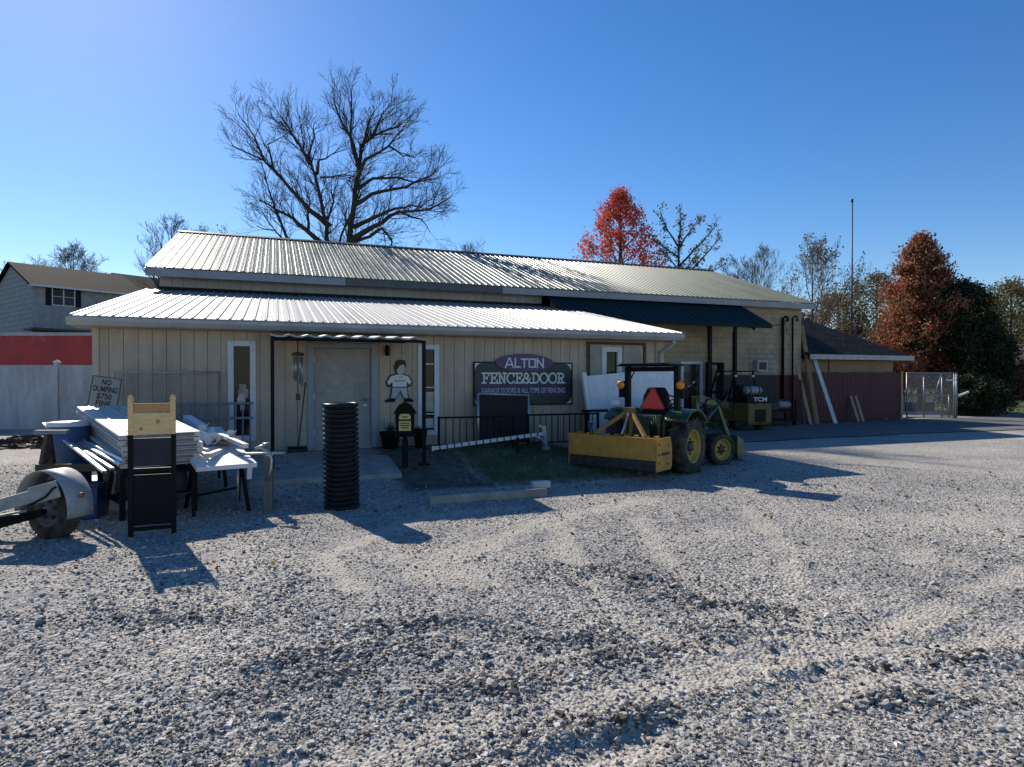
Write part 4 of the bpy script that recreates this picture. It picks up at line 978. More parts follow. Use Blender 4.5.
mb = MB(); pr = [(2.14, .52), (2.16, .14), (2.26, .05), (2.66, .05), (2.66, .075), (2.28, .08), (2.20, .16), (2.18, .52)]
mb.prism(pr, (0, 0, 0), (0, 1, 0), (0, 0, 1), (1, 0, 0), -.68, .68)
for s in (-.70, .68): mb.prism([(2.15, .52), (2.16, .13), (2.25, .05), (2.66, .05), (2.5, .4)], (s, 0, 0), (0, 1, 0), (0, 0, 1), (1, 0, 0), 0, .02)
mb.build('loader_bucket', JDG, tr)
# hoses, valve block and power take-off shield
mb = MB()
for k, (x, y0) in enumerate(((.16, .0), (.20, .03), (.24, -.02), (.28, .04))):
    mb.tube([(x, -.36, .86), (x+.02, -.52, .90+.04*k), (x+.06, -.55, .72), (x-.05, -.42, .58)], .013, 6)
mb.tube([(-.2, -.36, .9), (-.26, -.55, .84), (-.22, -.6, .6), (-.1, -.5, .5)], .015, 6)
for s in (-1, 1): mb.tube([(s*.52, .80, 1.1), (s*.58, 1.0, 1.26), (s*.57, 1.4, 1.26), (s*.56, 1.66, 1.12), (s*.56, 1.9, .86)], .014, 6)
mb.tube([(.46, .80, .52), (.50, 1.0, .60), (.48, 1.2, .52), (.40, 1.35, .44)], .016, 6)
mb.build('hydraulic_hose', BLACK, tr)
MB().bx(-.14, .14, -.56, -.37, .62, .645).build('pto_shield', BLACK, tr, bevel=.01)
mb = MB(); mb.bx(.12, .32, -.40, -.36, .80, .92); mb.build('valve_block', STEELD, tr, bevel=.006)
mb = MB(); mb.bx(.30, .42, -.20, .30, 1.0, 1.06); mb.tube([(.36, .1, 1.05), (.38, .12, 1.24)], .012, 6); mb.tube([(.36, .2, 1.05), (.40, .22, 1.2)], .012, 6); mb.build('control_console', BLACK, tr)
mb = MB(); mb.tube([(.3, .85, 1.02), (.3, .85, 1.42), (.3, .80, 1.5)], .03, 8); mb.build('exhaust', BLACK, tr)
# three point hitch arms
mb = MB()
for s in (-1, 1): mb.beam((s*.3, -.25, .40), (s*.36, -1.0, .42), .04, .07); mb.beam((s*.3, -.3, .78), (s*.34, -.75, .43), .03, .03); mb.beam((s*.2, -.2, .8), (s*.3, -.35, .82), .05, .06)
mb.build('hitch_arm', DARKG, tr)
# ------------------------------------------------------------------ box blade hung on the hitch
fw = Vector((math.sin(-HD), math.cos(HD), 0)); lat = Vector((fw.y, -fw.x, 0))
bp = Vector((2.84, 12.66, 0))-fw*1.62
bb = thing('box_blade', 'yellow box scraper blade hung behind the green tractor', 'box blade', bp, HD)
mb = MB(); mb.bx(-.90, .90, 0, .03, .375, .77); mb.bx(-.90, .90, .40, .43, .34, .74); mb.build('blade_panel', BLADEY, bb, bevel=.005)
mb = MB(); mb.bx(-.90, .90, -.012, .02, .19, .373); mb.bx(-.90, .90, .41, .43, .19, .338); mb.build('cutting_edge', STEELD, bb, bevel=.004)
for s in (-1, 1):
    x0, x1 = (.901, .925) if s > 0 else (-.925, -.901)
    mb = MB(); mb.prism([(-.02, .19), (.50, .19), (.56, .27), (.56, .60), (.50, .77), (-.02, .77)], (0, 0, 0), (0, 1, 0), (0, 0, 1), (1, 0, 0), x0, x1); sp = mb.build('side_plate', BLADEY, bb, bevel=.004)
    mb = MB()
    xo = .926 if s > 0 else -.936
    for (y, z) in ((.05, .66), (.05, .48), (.05, .34), (.40, .62), (.40, .3)): MB().bx(xo, xo+.01, y-.015, y+.015, z-.015, z+.015).build('bolt', STEELD, sp)
    MB().bx(xo, xo+.003, .14, .46, .46, .51).build('worn_decal', STEELD, sp)
mb = MB(); mb.bx(-.88, .88, .17, .25, .66, .74)
for i in range(9): mb.bx(-.8+.2*i-.03, -.8+.2*i+.03, .16, .26, .742, .79)
mb.build('shank_bar', BLADEY, bb)
mb = MB(); mb.beam((-.45, .12, .77), (-.06, .66, 1.17), .05, .07); mb.beam((.62, .12, .77), (.06, .66, 1.17), .05, .07); mb.beam((-.05, .60, .50), (-.05, .68, 1.25), .02, .09); mb.beam((.05, .60, .50), (.05, .68, 1.25), .02, .09); mb.bx(-.1, .1, .62, .74, 1.05, 1.26)
mb.build('a_frame', mat('worn_mustard_paint', (.30, .17, .05), .5, var=.4, scale=9), bb)
mb = MB(); mb.tube([(0, .68, 1.18), (0, .9, 1.10), (0, 1.1, 1.0)], .025, 8); mb.tube([(.02, .62, 1.15), (.10, .20, .78)], .02, 8); mb.build('top_link', GALV, bb)
mb = MB()
for s in (-1, 1): mb.bx(s*.38-.05, s*.38+.05, .40, .60, .36, .50)
mb.build('hitch_lug', BLADEY, bb)

# ------------------------------------------------------------------ forklift under the awning
fp = W(18.9, 4.4); fp = Vector(((737-512)/F*22.6, 22.6, 0))
fl = thing('forklift', 'yellow and black forklift with gas bottle parked under the awning', 'forklift', fp, R(24))
def fwheel(x, y, r, w):
    s = 1 if x > 0 else -1
    t = MB().lathe([(r*.5, -w/2), (r*.9, -w/2), (r, -w*.35), (r, w*.35), (r*.9, w/2), (r*.5, w/2)], (x, y, r), (s, 0, 0), 24).build('wheel', RUBBER, fl)
    MB().lathe([(r*.52, w*.42), (r*.4, w*.2), (r*.15, w*.3), (0, w*.3)], (x, y, r), (s, 0, 0), 18).build('rim', FLY, t)
for s in (-1, 1): fwheel(s*.46, .75, .33, .24); fwheel(s*.42, -.62, .27, .2)
mb = MB(); mb.prism([(-1.10, .30), (-1.05, .22), (-.95, .20), (-.95, .98), (-1.05, .96), (-1.10, .85)], (0, 0, 0), (0, 1, 0), (0, 0, 1), (1, 0, 0), -.53, .53); mb.bx(-.53, .53, -.949, -.36, .34, .98); mb.bx(-.46, .46, -.36, .5, .30, .62); mb.bx(-.53, .53, .35, 1.0, .62, .72); mb.bx(-.53, .53, .95, 1.03, .4, 1.0); mb.build('body', FLY, fl, bevel=.03)
mb = MB(); mb.bx(-.24, .24, -1.115, -1.101, .32, .76); mb.build('rear_grille', BLACK, fl)
mb = MB(); mb.bx(-.53, .53, -1.02, -.3, .985, 1.22); hp = mb.build('rear_cowl', BLACK, fl, bevel=.03)
text('lettering', 'TCM', .20, mat('pale_letter_paint', (.62, .62, .6), .5), hp, (0.08, -1.023, 1.09), width=.62, bold=.006)
mb = MB(); mb.lathe([(0, -.36), (.09, -.35), (.145, -.30), (.15, -.2), (.15, .2), (.145, .30), (.09, .35), (.06, .36), (.06, .42), (0, .42)], (.0, -.72, 1.40), (1, 0, 0), 20); 
gb = mb.build('gas_bottle', mat('pale_grey_bottle', (.26, .27, .28), .4, var=.15), fl)
for x in (-.2, .2): MB().lathe([(.153, -.02), (.158, -.02), (.158, .02), (.153, .02)], (x, -.72, 1.40), (1, 0, 0), 20).build('strap', BLACK, gb)
mb = MB(); mb.bx(-.25, .25, -.25, .22, .98, 1.10); mb.bx(-.25, .25, -.34, -.24, 1.1, 1.6); mb.build('seat', BLACK, fl, bevel=.03)
mb = MB()
for s in (-1, 1):
    mb.beam((s*.46, -.5, 1.2), (s*.44, -.3, 2.08), .05, .05); mb.beam((s*.46, .95, .95), (s*.44, .55, 2.08), .05, .05); mb.beam((s*.44, -.32, 2.08), (s*.44, .58, 2.08), .05, .05)
for i in range(6): mb.beam((-.44, -.28+.16*i, 2.085), (.44, -.28+.16*i, 2.085), .03, .03)
mb.build('overhead_guard', IRON, fl)
mb = MB()
for s in (-1, 1): mb.bx(s*.34-.05, s*.34+.05, 1.06, 1.2, .08, 2.42); mb.bx(s*.24-.04, s*.24+.04, 1.10, 1.24, .1, 2.40); mb.tube([(s*.16, 1.14, .2), (s*.16, 1.14, 2.2)], .03, 8)
for z in (.5, 1.3, 2.38): mb.bx(-.3, .3, 1.2, 1.26, z-.05, z+.05)
mb.build('mast', BLACK, fl)
mb = MB(); mb.bx(-.5, .5, 1.27, 1.31, .2, .28); mb.bx(-.5, .5, 1.27, 1.31, .5, .58)
for s in (-1, 1): mb.bx(s*.3-.05, s*.3+.05, 1.312, 1.35, .06, .6); mb.bx(s*.3-.05, s*.3+.05, 1.35, 2.3, .06, .10)
mb.build('fork', STEELD, fl)
for s in (-1, 1): MB().lathe([(0, 0), (.07, 0), (.08, -.06), (.04, -.1)], (s*.36, .62, 1.98), (0, 1, 0), 12).build('work_lamp', GALV, fl)
for s in (-1, 1): MB().lathe([(0, 0), (.06, 0), (.07, .05), (.03, .09)], (s*.40, -.38, 1.9), (0, 1, 0), 12).build('work_lamp', GALV, fl)
mb = MB(); c = Vector((0, .45, 1.32)); ax = Vector((0, -.4, .9)).normalized(); a = Vector((1, 0, 0)); b = ax.cross(a)
mb.tube([c+(a*math.cos(2*math.pi*i/18)+b*math.sin(2*math.pi*i/18))*.17 for i in range(19)], .014, 6, cap=False); mb.tube([c, (0, .85, .9)], .03, 6); mb.build('steering_wheel', BLACK, fl)
# machine beside the forklift (dark generator on wheels with white lid)
q = W(21.4, 6.2)
gn = thing('parts_cart', 'dark steel cart with pale tanks parked right of the forklift', 'cart', (q.x, q.y, 0), YAW)
mb = MB(); mb.bx(-.7, .7, -.3, .3, .55, .62); mb.bx(-.7, .7, -.3, .3, .2, .25)
for x in (-.66, .66):
    for y in (-.26, .26): mb.bx(x-.03, x+.03, y-.03, y+.03, .08, 1.0)
mb.build('frame', IRON, gn)
for x in (-.68, .68): MB().lathe([(.03, -.04), (.11, -.04), (.12, 0), (.11, .04), (.03, .04)], (x, -.22, .12), (1, 0, 0), 16).build('wheel', RUBBER, gn)
MB().lathe([(0, -.3), (.12, -.28), (.15, -.2), (.15, .2), (.12, .28), (0, .3)], (.3, 0, .80), (1, 0, 0), 16).build('tank', mat('dull_tank_grey', (.26, .27, .29), .4), gn)
MB().bx(-.62, -.12, -.24, .24, .62, .92).build('toolbox', NAVY, gn, bevel=.02)
# ------------------------------------------------------------------ tow trailer at the left edge
tp = G(50, 540)
tl = thing('tow_trailer', 'grey trailer with rounded steel fender and black tyre at the left edge', 'trailer', (tp.x-.05, tp.y+.12, H(tp.x, tp.y)), R(-109)); TLI = Matrix.Rotation(R(109), 3, 'Z')
def tloc(px, py, Y): return TLI @ (at(px, py, Y)-tl.location)
# local: +y along the wheel's rolling direction (to the right and away), +x towards the camera side
RT = .33
c = Vector((0, 0, RT-.01)); ax = Vector((1, 0, 0))
mb = MB(); mb.lathe([(.185, -.09), (.25, -.105), (.30, -.10), (.325, -.08), (.33, 0), (.325, .08), (.30, .10), (.25, .105), (.185, .09)], c, ax, 36)
for i in range(44):
    a = 2*math.pi*i/44; rd = Vector((0, math.sin(a), math.cos(a))); 
    for s in (-1, 1): mb.beam(c+rd*.327+ax*s*.02, c+rd*.325+ax*s*.085+Vector((0, math.cos(a), -math.sin(a)))*.012, .02, .012, 0, rd)
ty = mb.build('tyre', RUBBER, tl)
mb = MB(); mb.lathe([(.19, .085), (.18, .09), (.165, .05), (.15, .03), (.06, .05), (.055, .09), (0, .095)], c, ax, 28); mb.lathe([(.19, -.085), (.16, -.06), (.16, .03)], c, ax, 28)
rm = mb.build('rim', mat('dirty_rim_steel', (.13, .125, .115), .6, var=.4, dust=.3), ty)
mb = MB()
for k in range(5):
    a = k*2*math.pi/5; mb.lathe([(.022, .0), (.022, .025), (0, .03)], c+Vector((.045, .10*math.sin(a), .10*math.cos(a))), ax, 6)
mb.build('lug_nut', STEELD, rm)
mb = MB(); r1 = .425; n = 20; arcp = [R(-98+ 200*i/n) for i in range(n+1)]
vs = []; fs = []
for a in arcp:
    y, z = r1*math.sin(a), RT+.02+r1*math.cos(a)
    for x in (-.15, .15): vs.append((x, y, z)); 
    for x in (-.15, .15): vs.append((x, y*.982, RT+.02+(z-RT-.02)*.982))
for i in range(n):
    a = 4*i; b = a+4; fs += [(a, b, b+1, a+1), (a+3, b+3, b+2, a+2), (a, a+2, b+2, b), (a+1, b+1, b+3, a+3)]
fs += [(0, 1, 3, 2), (4*n, 4*n+2, 4*n+3, 4*n+1)]
mb.add(vs, fs, 0, True)
inn = [(r1*.98*math.sin(a), RT+.02+r1*.98*math.cos(a)) for a in arcp]
mb.prism(inn, (0, 0, 0), (0, 1, 0), (0, 0, 1), (1, 0, 0), -.15, -.143)
fd = mb.build('fender', STEELW, tl)
MB().lathe([(0, 0), (.03, .0), (.03, -.02), (0, -.03)], (.02, r1+.03, RT+.18), (0, -1, 0), 12).build('side_marker', mat('rusty_marker', (.35, .12, .06), .5), fd)
mb = MB(); e0_ = tloc(58, 489, 6.92); e1_ = tloc(-110, 536, 6.5); mb.beam(e0_, e1_, .06, .135); mb.beam(e0_+(e1_-e0_)*-.02+Vector((.034, 0, 0)), e0_+(e1_-e0_)*.16+Vector((.034, 0, 0)), .012, .19); 
mb.build('side_beam', GALV if False else STEELW, tl, bevel=.006)
mb = MB(); mb.beam(tloc(42, 513, 6.98), tloc(-110, 556, 6.55), .06, .07); mb.beam((-.1, 0, .31), (-.3, 0, .31), .06, .06); mb.build('axle_bar', IRON, tl)
MB().beam(tloc(-108, 530, 6.49), tloc(-112, 570, 6.54), .06, .1).build('cross_member', STEELW, tl); MB().beam((-.2, 0, .34), tloc(-108, 540, 6.9), .06, .08).build('cross_member', STEELW, tl)
mb = MB(); mb.tube([tloc(56, 487, 6.86), tloc(52, 489, 6.84), tloc(45, 497, 6.83), tloc(30, 505, 6.8)], .012, 6); mb.build('brake_cable', BLACK, tl)

def copy_part(o, dx):
    c_ = o.copy(); COL.objects.link(c_); c_.parent = tl; c_.location.x = dx; c_.rotation_euler.z = 0
    for k in list(o.children): d_ = k.copy(); COL.objects.link(d_); d_.parent = c_
copy_part(ty, 1.75); copy_part(fd, 1.75)
MB().beam((.1, 0, .31), (1.68, 0, .31), .06, .06).build('axle', IRON, tl)
# ------------------------------------------------------------------ the heap of panels, rack and timber
sa = R(43)
so = Vector((-4.9, 7.85, 0))
def sloc(x, y, z=0): return so+Matrix.Rotation(sa, 3, 'Z') @ Vector((x, y, z))
rk = thing('steel_rack', 'black steel rack carrying the stacked white panels', 'rack', sloc(0, 0, H(so.x, so.y)), sa)
for x in (.05, .9):
    for y, z in ((.12, .62), (1.5, .74), (2.85, .86)): MB().bx(x-.03, x+.03, y-.03, y+.03, -.05, z).build('leg', IRON, rk)
mb = MB()
for x in (.05, .9): mb.beam((x, -.02, .63), (x, 3.0, .895), .05, .06); mb.bx(x-.025, x+.025, .05, 2.9, .2, .25)
for y, z in ((.12, .58), (1.5, .70), (2.85, .82)): mb.beam((.05, y, z), (.9, y, z), .05, .05)
mb.build('frame', IRON, rk)
MB().bx(.06, .89, .1, 2.8, .251, .27).build('shelf', STEELD, rk)
cr = thing('shade_crate', 'dark crate added to fill the shadow under the stacked panels', 'crate', sloc(.47, .75, H(so.x, so.y)+.272), sa)
mb = MB(); mb.bx(-.38, .38, -.5, .5, 0, .30); 
for i in range(5): mb.bx(-.395, .395, -.45+.2*i, -.41+.2*i, .02, .28)
mb.bx(-.4, .4, -.515, .515, .301, .33); mb.build('crate_body', mat('crate_shade_black', (.012, .014, .022), .5), cr, bevel=.01)  # added dark body that deepens the shadow under the stack
PANEL = mat('garage_panel_white', (.60, .58, .54), .45, var=.2, scale=2, dust=.45, dustcol=(.30, .26, .20))
SIDEG = mat('panel_edge_grey', (.20, .195, .19), .6, var=.3)
nP = 6
for i in range(nP):
    top = i == nP-1
    o = thing('door_panel', 'topmost long white door panel of the sloping stack, sunlit' if top else 'long white door panel lying in the stack under the topmost one', 'panel',
              sloc(.0+rng.uniform(-.03, .03), -.05+rng.uniform(-.05, .05), H(so.x, so.y)+.675+i*.072), sa, 'white door panels stacked on the rack')
    o.rotation_euler.x = R(5.0)
    mb = MB(); mb.bx(0, .95, 0, 3.0, 0, .062); mb.build('skin', PANEL, o, bevel=.006)
    mb = MB(); mb.bx(-.004, -.0005, .05, 2.95, .012, .048); mb.bx(.08, .87, -.004, -.0005, .012, .05); mb.build('edge_channel', SIDEG, o)
    if top: 
        mb = MB()
        for x in (.14, .38, .6): mb.bx(x, x+.022, .02, 2.98, .0625, .075)
        mb.build('ridge', PANEL, o)
# upright wooden frame in front of the stack
fp_ = G(152, 535)
wf = thing('wooden_frame', 'upright dark frame with a pale pine board at the top, before the stack', 'frame', (fp_.x, fp_.y, H(fp_.x, fp_.y)), R(22)); wf.scale = (.89, .89, 1)
for s in (-1, 1):
    mb = MB(); mb.bx(s*.245-.028, s*.245+.028, -.028, .028, -.02, 1.16); mb.build('post', IRON, wf)  # lower post coloured black for the shade it stands in
    mb = MB(); mb.bx(s*.24-.03, s*.24+.03, -.032, .032, 1.161, 1.54); mb.lathe([(.0, .08), (.028, .065), (.036, .03), (.03, 0)], (s*.24, 0, 1.54), n=14); mb.build('post_top', PINE, wf)
mb = MB(); mb.bx(-.209, .209, -.02, .02, 1.42, 1.52); mb.build('top_slat', wood('orange_pine', (.56, .30, .10), .75, (3, 3, 12)), wf, bevel=.004)
mb = MB(); mb.bx(-.209, .209, -.034, -.012, 1.165, 1.412); mb.build('pine_board', PINE, wf, bevel=.004)
mb = MB()
for (x, z, r) in ((-.12, 1.23, .022), (.07, 1.31, .026)): mb.lathe([(r, 0), (r*.8, .0015), (0, .0018)], (x, -.034, z), (0, -1, 0), 16)
mb.build('wood_knot', wood('knot_wood', (.5, .3, .13), .6), wf)
mb = MB(); mb.bx(-.216, .216, -.012, .012, .80, 1.12); mb.build('navy_board', NAVY, wf)
mb = MB(); mb.bx(-.27, .27, -.03, .03, .735, .775); mb.bx(-.216, .216, -.012, .012, .12, .70); mb.bx(-.216, .216, -.02, .02, .06, .1); mb.build('lower_board', IRON, wf)  # lower boards blackened too, shade put into their colour
# metal channels sticking out to the left
CHAN = mat('sky_tinted_channel', (.62, .70, .76), .25, metal=.6, var=.1)  # blue cast puts the sky's reflection into the metal colour
ends = [((44, 423, 9.7), (104, 471, 7.55), .045), ((57, 433, 9.5), (112, 468, 7.6), .04), ((68, 436, 9.4), (121, 464, 7.65), .055), ((76, 436, 9.3), (123, 459, 7.72), .035)]
labs = ['outermost thin silver channel poking out left of the panel stack', 'second silver metal channel from the left beside the panel stack', 'widest metal channel along the panel stack, tinted with sky reflection', 'narrow silver channel closest to the panel stack']
for (a, b, w), lb in zip(ends, labs):
    A = at(*a); Bq = at(*b); o = thing('metal_channel', lb, 'metal channel', Bq, 0, 'metal channels lying beside the stack')
    d = (A-Bq); mb = MB(); u = Vector((0, 0, 1))
    mb.beam((0, 0, 0), d, w, .008); r = d.normalized().cross(u).normalized()
    for s in (-1, 1): mb.beam(r*s*(w/2-.004)+Vector((0, 0, -.016)), d+r*s*(w/2-.004)+Vector((0, 0, -.016)), .006, .022)
    mb.build('channel', CHAN, o)
# timber trestle
p = at(85, 470, 8.45)
ts = thing('timber_trestle', 'dark brown timber trestle left of the panel stack', 'trestle', (p.x, p.y, H(p.x, p.y)), R(6))
gz = -.05
for x in (-.46, .40):
    mb = MB(); mb.beam((x-.07, -.22, gz), (x+.0, 0, 1.02), .06, .08); mb.beam((x-.03, .26, gz), (x+.0, 0, 1.02), .06, .08); mb.build('leg', BROWN, ts)
MB().beam((-.52, -.16, .60), (.55, -.16, .60), .05, .1).build('stretcher', BROWN, ts)
MB().beam((-.62, 0, 1.06), (-.22, 0, 1.06), .09, .05).build('top_beam', wood('grey_beam', (.3, .28, .26), .6, (1, 6, 6)), ts)
p = at(69, 470, 9.1)
dr = thing('drum', 'blue plastic drum with pale lid behind the trestle', 'drum', (p.x, p.y, H(p.x, p.y)))
MB().lathe([(0, 0), (.25, .0), (.27, .05), (.27, .3), (.28, .33), (.27, .36), (.27, .64), (.28, .67), (.27, .70), (.26, .98), (.24, 1.0)], n=28).build('drum_body', mat('faded_blue_plastic', (.05, .10, .19), .45, var=.2), dr)
MB().lathe([(.265, .985), (.275, 1.0), (.275, 1.04), (.2, 1.05), (0, 1.045)], n=28).build('lid', WTRIM, dr)
p = at(118, 500, 8.6)
wb = thing('bucket', 'pale plastic bucket in the shade under the panels', 'bucket', (p.x+.05, p.y, H(p.x, p.y)))
MB().lathe([(0, 0), (.16, 0), (.19, .50), (.2, .51), (.2, .54), (.185, .54), (.17, .05), (0, .04)], n=26).build('bucket_body', WTRIM, wb)
MB().tube([(.2*math.cos(a), .02, .5-.18*math.sin(a)) for a in np.linspace(0, math.pi, 14)], .006, 5).build('handle', GALV, wb)
p = G(87, 520)
bb_ = thing('storage_bin', 'small dark blue bin on the gravel behind the trailer tyre', 'bin', (p.x, p.y+.1, H(p.x, p.y)), .2)
mb = MB(); pr = [(-.09, 0), (.09, 0), (.105, .42), (-.105, .42)]; mb.prism(pr, (0, 0, 0), (1, 0, 0), (0, 0, 1), (0, 1, 0), -.12, .12); mb.build('bin_body', BLUE, bb_, bevel=.012)
MB().bx(-.118, .118, -.132, .132, .421, .45).build('lid', BLUE, bb_, bevel=.008)
# white sloping slab on trestles with scrap on top
qa = R(36); qo = Vector((-4.02, 8.0, 0)); gz = H(qo.x, qo.y)
def qloc(x, y, z=0): return qo+Matrix.Rotation(qa, 3, 'Z') @ Vector((x, y, z))
SLP = .15
hs = thing('sawhorse', 'dark folding sawhorse under the white slab', 'sawhorse', qloc(.35, .55, gz), qa)
mb = MB()
for x in (-.3, .3):
    for y in (-.22, .22): mb.beam((x*1.15, y*1.4, -.02), (x, y*.1, .655), .04, .04)
mb.beam((-.36, 0, .66), (.36, 0, .66), .06, .05); mb.beam((-.34, -.2, .25), (.34, .2, .25), .03, .03); mb.build('frame', IRON, hs)
hs2 = thing('sawhorse', 'second sawhorse at the far end of the white slab', 'sawhorse', qloc(.35, 1.9, gz), qa)
mb = MB()
for x in (-.3, .3):
    for y in (-.22, .22): mb.beam((x*1.15, y*1.4, -.02), (x, y*.1, .86), .04, .04)
mb.beam((-.36, 0, .87), (.36, 0, .87), .06, .05); mb.build('frame', IRON, hs2)
slab = thing('white_slab', 'white foam-core door slab resting on sawhorses, strewn with scrap', 'slab', qloc(0, 0, gz+.615), qa); slab.rotation_euler.x = math.atan(SLP)
mb = MB(); mb.bx(0, .74, 0, 2.35, 0, .06); mb.build('slab_panel', WHITE, slab, bevel=.005)
mb = MB(); mb.bx(.62, .68, .01, .06, -.16, -.001); mb.build('bracket', WTRIM, slab)
def scrap(name, label, x, y, z, rot, mbf, m, group='scrap lying on the white slab'):
    o = thing(name, label, 'scrap', qloc(x, y, gz+.615+.064+SLP*y+z), qa+rot, group); mb = MB(); mbf(mb); mb.build('piece', m, o, bevel=.004)
OFF = mat('offcut_white', (.66, .63, .57), .55, var=.3, scale=6)
scrap('vinyl_offcut', 'long hollow white offcut lying across the slab front', .30, .45, .045, R(62), lambda b: (b.bx(-.28, .28, -.04, .04, -.03, .03), b.bx(-.282, -.2805, -.03, .03, -.02, .02)), OFF)
scrap('vinyl_offcut', 'short tan stained offcut on the slab middle', .45, 1.05, .05, R(120), lambda b: b.bx(-.36, .36, -.05, .05, -.02, .02), mat('tan_offcut', (.30, .2, .11), .7, var=.4))
scrap('vinyl_offcut', 'white rail offcut sloping off the right side of the slab', .56, .85, .09, R(12), lambda b: b.beam((0, -.55, -.02), (.02, .5, .1), .07, .06), OFF)
scrap('vinyl_offcut', 'thin white strip lying near the left edge of the slab', .16, .9, .03, R(5), lambda b: b.beam((0, -.5, 0), (0, .6, .0), .05, .03), OFF)
scrap('vinyl_offcut', 'raised white post cap piece at the far end of the slab', .3, 1.9, .10, R(100), lambda b: (b.beam((-.3, 0, 0), (.35, 0, .12), .12, .09)), WHITE)
def crumple(mb, w, h, n, amp, seed):
    rs = np.random.RandomState(seed); vs = []
    for j in range(n+1):
        for i in range(n+1): vs.append(((i/n-.5)*w+rs.normal(0, w*.05), (j/n-.5)*h+rs.normal(0, h*.05), abs(rs.normal(0, amp))+amp*.4*math.sin(i*1.7+j)))
    for layer in (0, 1):
        pass
    fs = [(j*(n+1)+i, j*(n+1)+i+1, (j+1)*(n+1)+i+1, (j+1)*(n+1)+i) for j in range(n) for i in range(n)]
    mb.add(vs, fs, 0, False)
for k, (x, y, w, h, s_, lb) in enumerate(((.3, 1.4, .55, .7, 3, 'crumpled white wrapping sheet on the far half of the slab'), (.5, 1.15, .4, .5, 8, 'smaller crumpled pale sheet beside the sloping rail offcut'), (.14, 1.75, .4, .5, 5, 'crumpled sheet hanging over the far left corner of the slab'))):
    o = thing('crumpled_sheet', lb, 'wrapping', qloc(x, y, gz+.615+.07+SLP*y), qa+k, 'scrap lying on the white slab'); mb = MB(); crumple(mb, w, h, 7, .075, s_); ob = mb.build('sheet', WHITE, o)
    md = ob.modifiers.new('thick', 'SOLIDIFY'); md.thickness = .006
# no dumping sign
p = at(106, 390, 10.6); p.x -= .24
nd = thing('no_dumping_sign', 'tilted grey NO DUMPING sign on a post behind the panel stack', 'sign', (p.x, p.y, H(p.x, p.y)), R(18)); nd.rotation_euler.y = R(9)
SGR = mat('sign_sheet_grey', (.27, .27, .265), .5, var=.12)
zc = p.z-nd.location.z
mb = MB(); mb.bx(-.225, .225, -.004, .004, zc-.36, zc+.24); pn = mb.build('panel', SGR, nd, bevel=.002)
mb = MB()
for (x0, x1, z0, z1) in ((-.22, .22, .222, .235), (-.22, .22, -.355, -.342), (-.22, -.207, -.341, .221), (.207, .22, -.341, .221)): mb.bx(x0, x1, -.0065, -.0045, zc+z0, zc+z1)
mb.build('border', INK, pn)
for tx, zz, s, w in (('NO', .14, .13, .14), ('DUMPING', .02, .13, .36), ('$750', -.10, .13, .22), ('FINE', -.22, .13, .22)): text('lettering', tx, s, INK, pn, (0, -.007, zc+zz), width=w, bold=.003)
MB().bx(-.025, .025, .005, .03, -.05, zc+.2).build('post', GALV, nd)
# leaves/soil heap left of the trestle
hp_ = G(25, 455, .2)
mb = MB(); rs = np.random.RandomState(4)
for k in range(260):
    x, y = rs.normal(0, .75), rs.normal(0, .3); z = max(0, .14*math.exp(-(x*x/.6+y*y/.12)))+.01; r = rs.uniform(.03, .08)
    mb.box((x, y, z+.01), (r*2, r*1.4, r*.6), 0, Matrix.Rotation(rs.uniform(0, 6), 3, Vector((rs.uniform(-1, 1), rs.uniform(-1, 1), 1)).normalized()))
o = mb.build('leaf_litter', mat('brown_litter', (.06, .045, .032), .9, var=.5), None, loc=(hp_.x, hp_.y, H(hp_.x, hp_.y))); o['kind'] = 'stuff'

# ------------------------------------------------------------------ white vinyl boundary fence, red container
fz = H(-14, 17.7)
FW = mat('weathered_white_vinyl', (.46, .46, .47), .5, var=.3, scale=1.2, stretch=(2.5, 2.5, .6), dust=.3, dustcol=(.2, .2, .19))
wfz = thing('vinyl_fence', 'tall white vinyl privacy fence left of the shop', 'fence', (-10.4, 17.7, fz))
mb = MB()
for k in range(7):
    x1 = -.06-2.4*k; x0 = x1-2.28
    for i in range(13): mb.bx(x0+i*.1754, x0+i*.1754+.172, -.012, .012, .06, 1.72)
    mb.bx(x0, x1, -.009, .009, .06, 1.72); mb.bx(x0, x1, -.025, .025, -.06, .059); mb.bx(x0, x1, -.025, .025, 1.721, 1.80)
mb.build('panel', FW, wfz)
for k in range(8):
    x = -2.4*k; po = MB().bx(x-.058, x+.058, -.06, .06, -.05, 1.87).build('post', FW, wfz)
    mb = MB(); mb.bx(x-.07, x+.07, -.072, .072, 1.871, 1.9); mb.add([(x-.07, -.072, 1.9), (x+.07, -.072, 1.9), (x+.07, .072, 1.9), (x-.07, .072, 1.9), (x, 0, 1.96)], [(0, 1, 4), (1, 2, 4), (2, 3, 4), (3, 0, 4)]); mb.build('post_cap', WHITE, po)
CR = mat('worn_red_container_paint', (.40, .024, .026), .55, var=.35, scale=1.1, col2=(.46, .03, .03))
nt = CR.node_tree; b = nt.nodes['Principled BSDF']; src = b.inputs['Base Color'].links[0].from_socket
n_ = nt.nodes.new('ShaderNodeTexNoise'); n_.inputs['Scale'].default_value = .7; n_.inputs['Detail'].default_value = 9; n_.inputs['Roughness'].default_value = .72
tcn = nt.nodes.new('ShaderNodeTexCoord'); nt.links.new(tcn.outputs['Object'], n_.inputs['Vector'])
rr_ = nt.nodes.new('ShaderNodeValToRGB'); rr_.color_ramp.elements[0].position = .53; rr_.color_ramp.elements[1].position = .60; nt.links.new(n_.outputs['Fac'], rr_.inputs['Fac'])
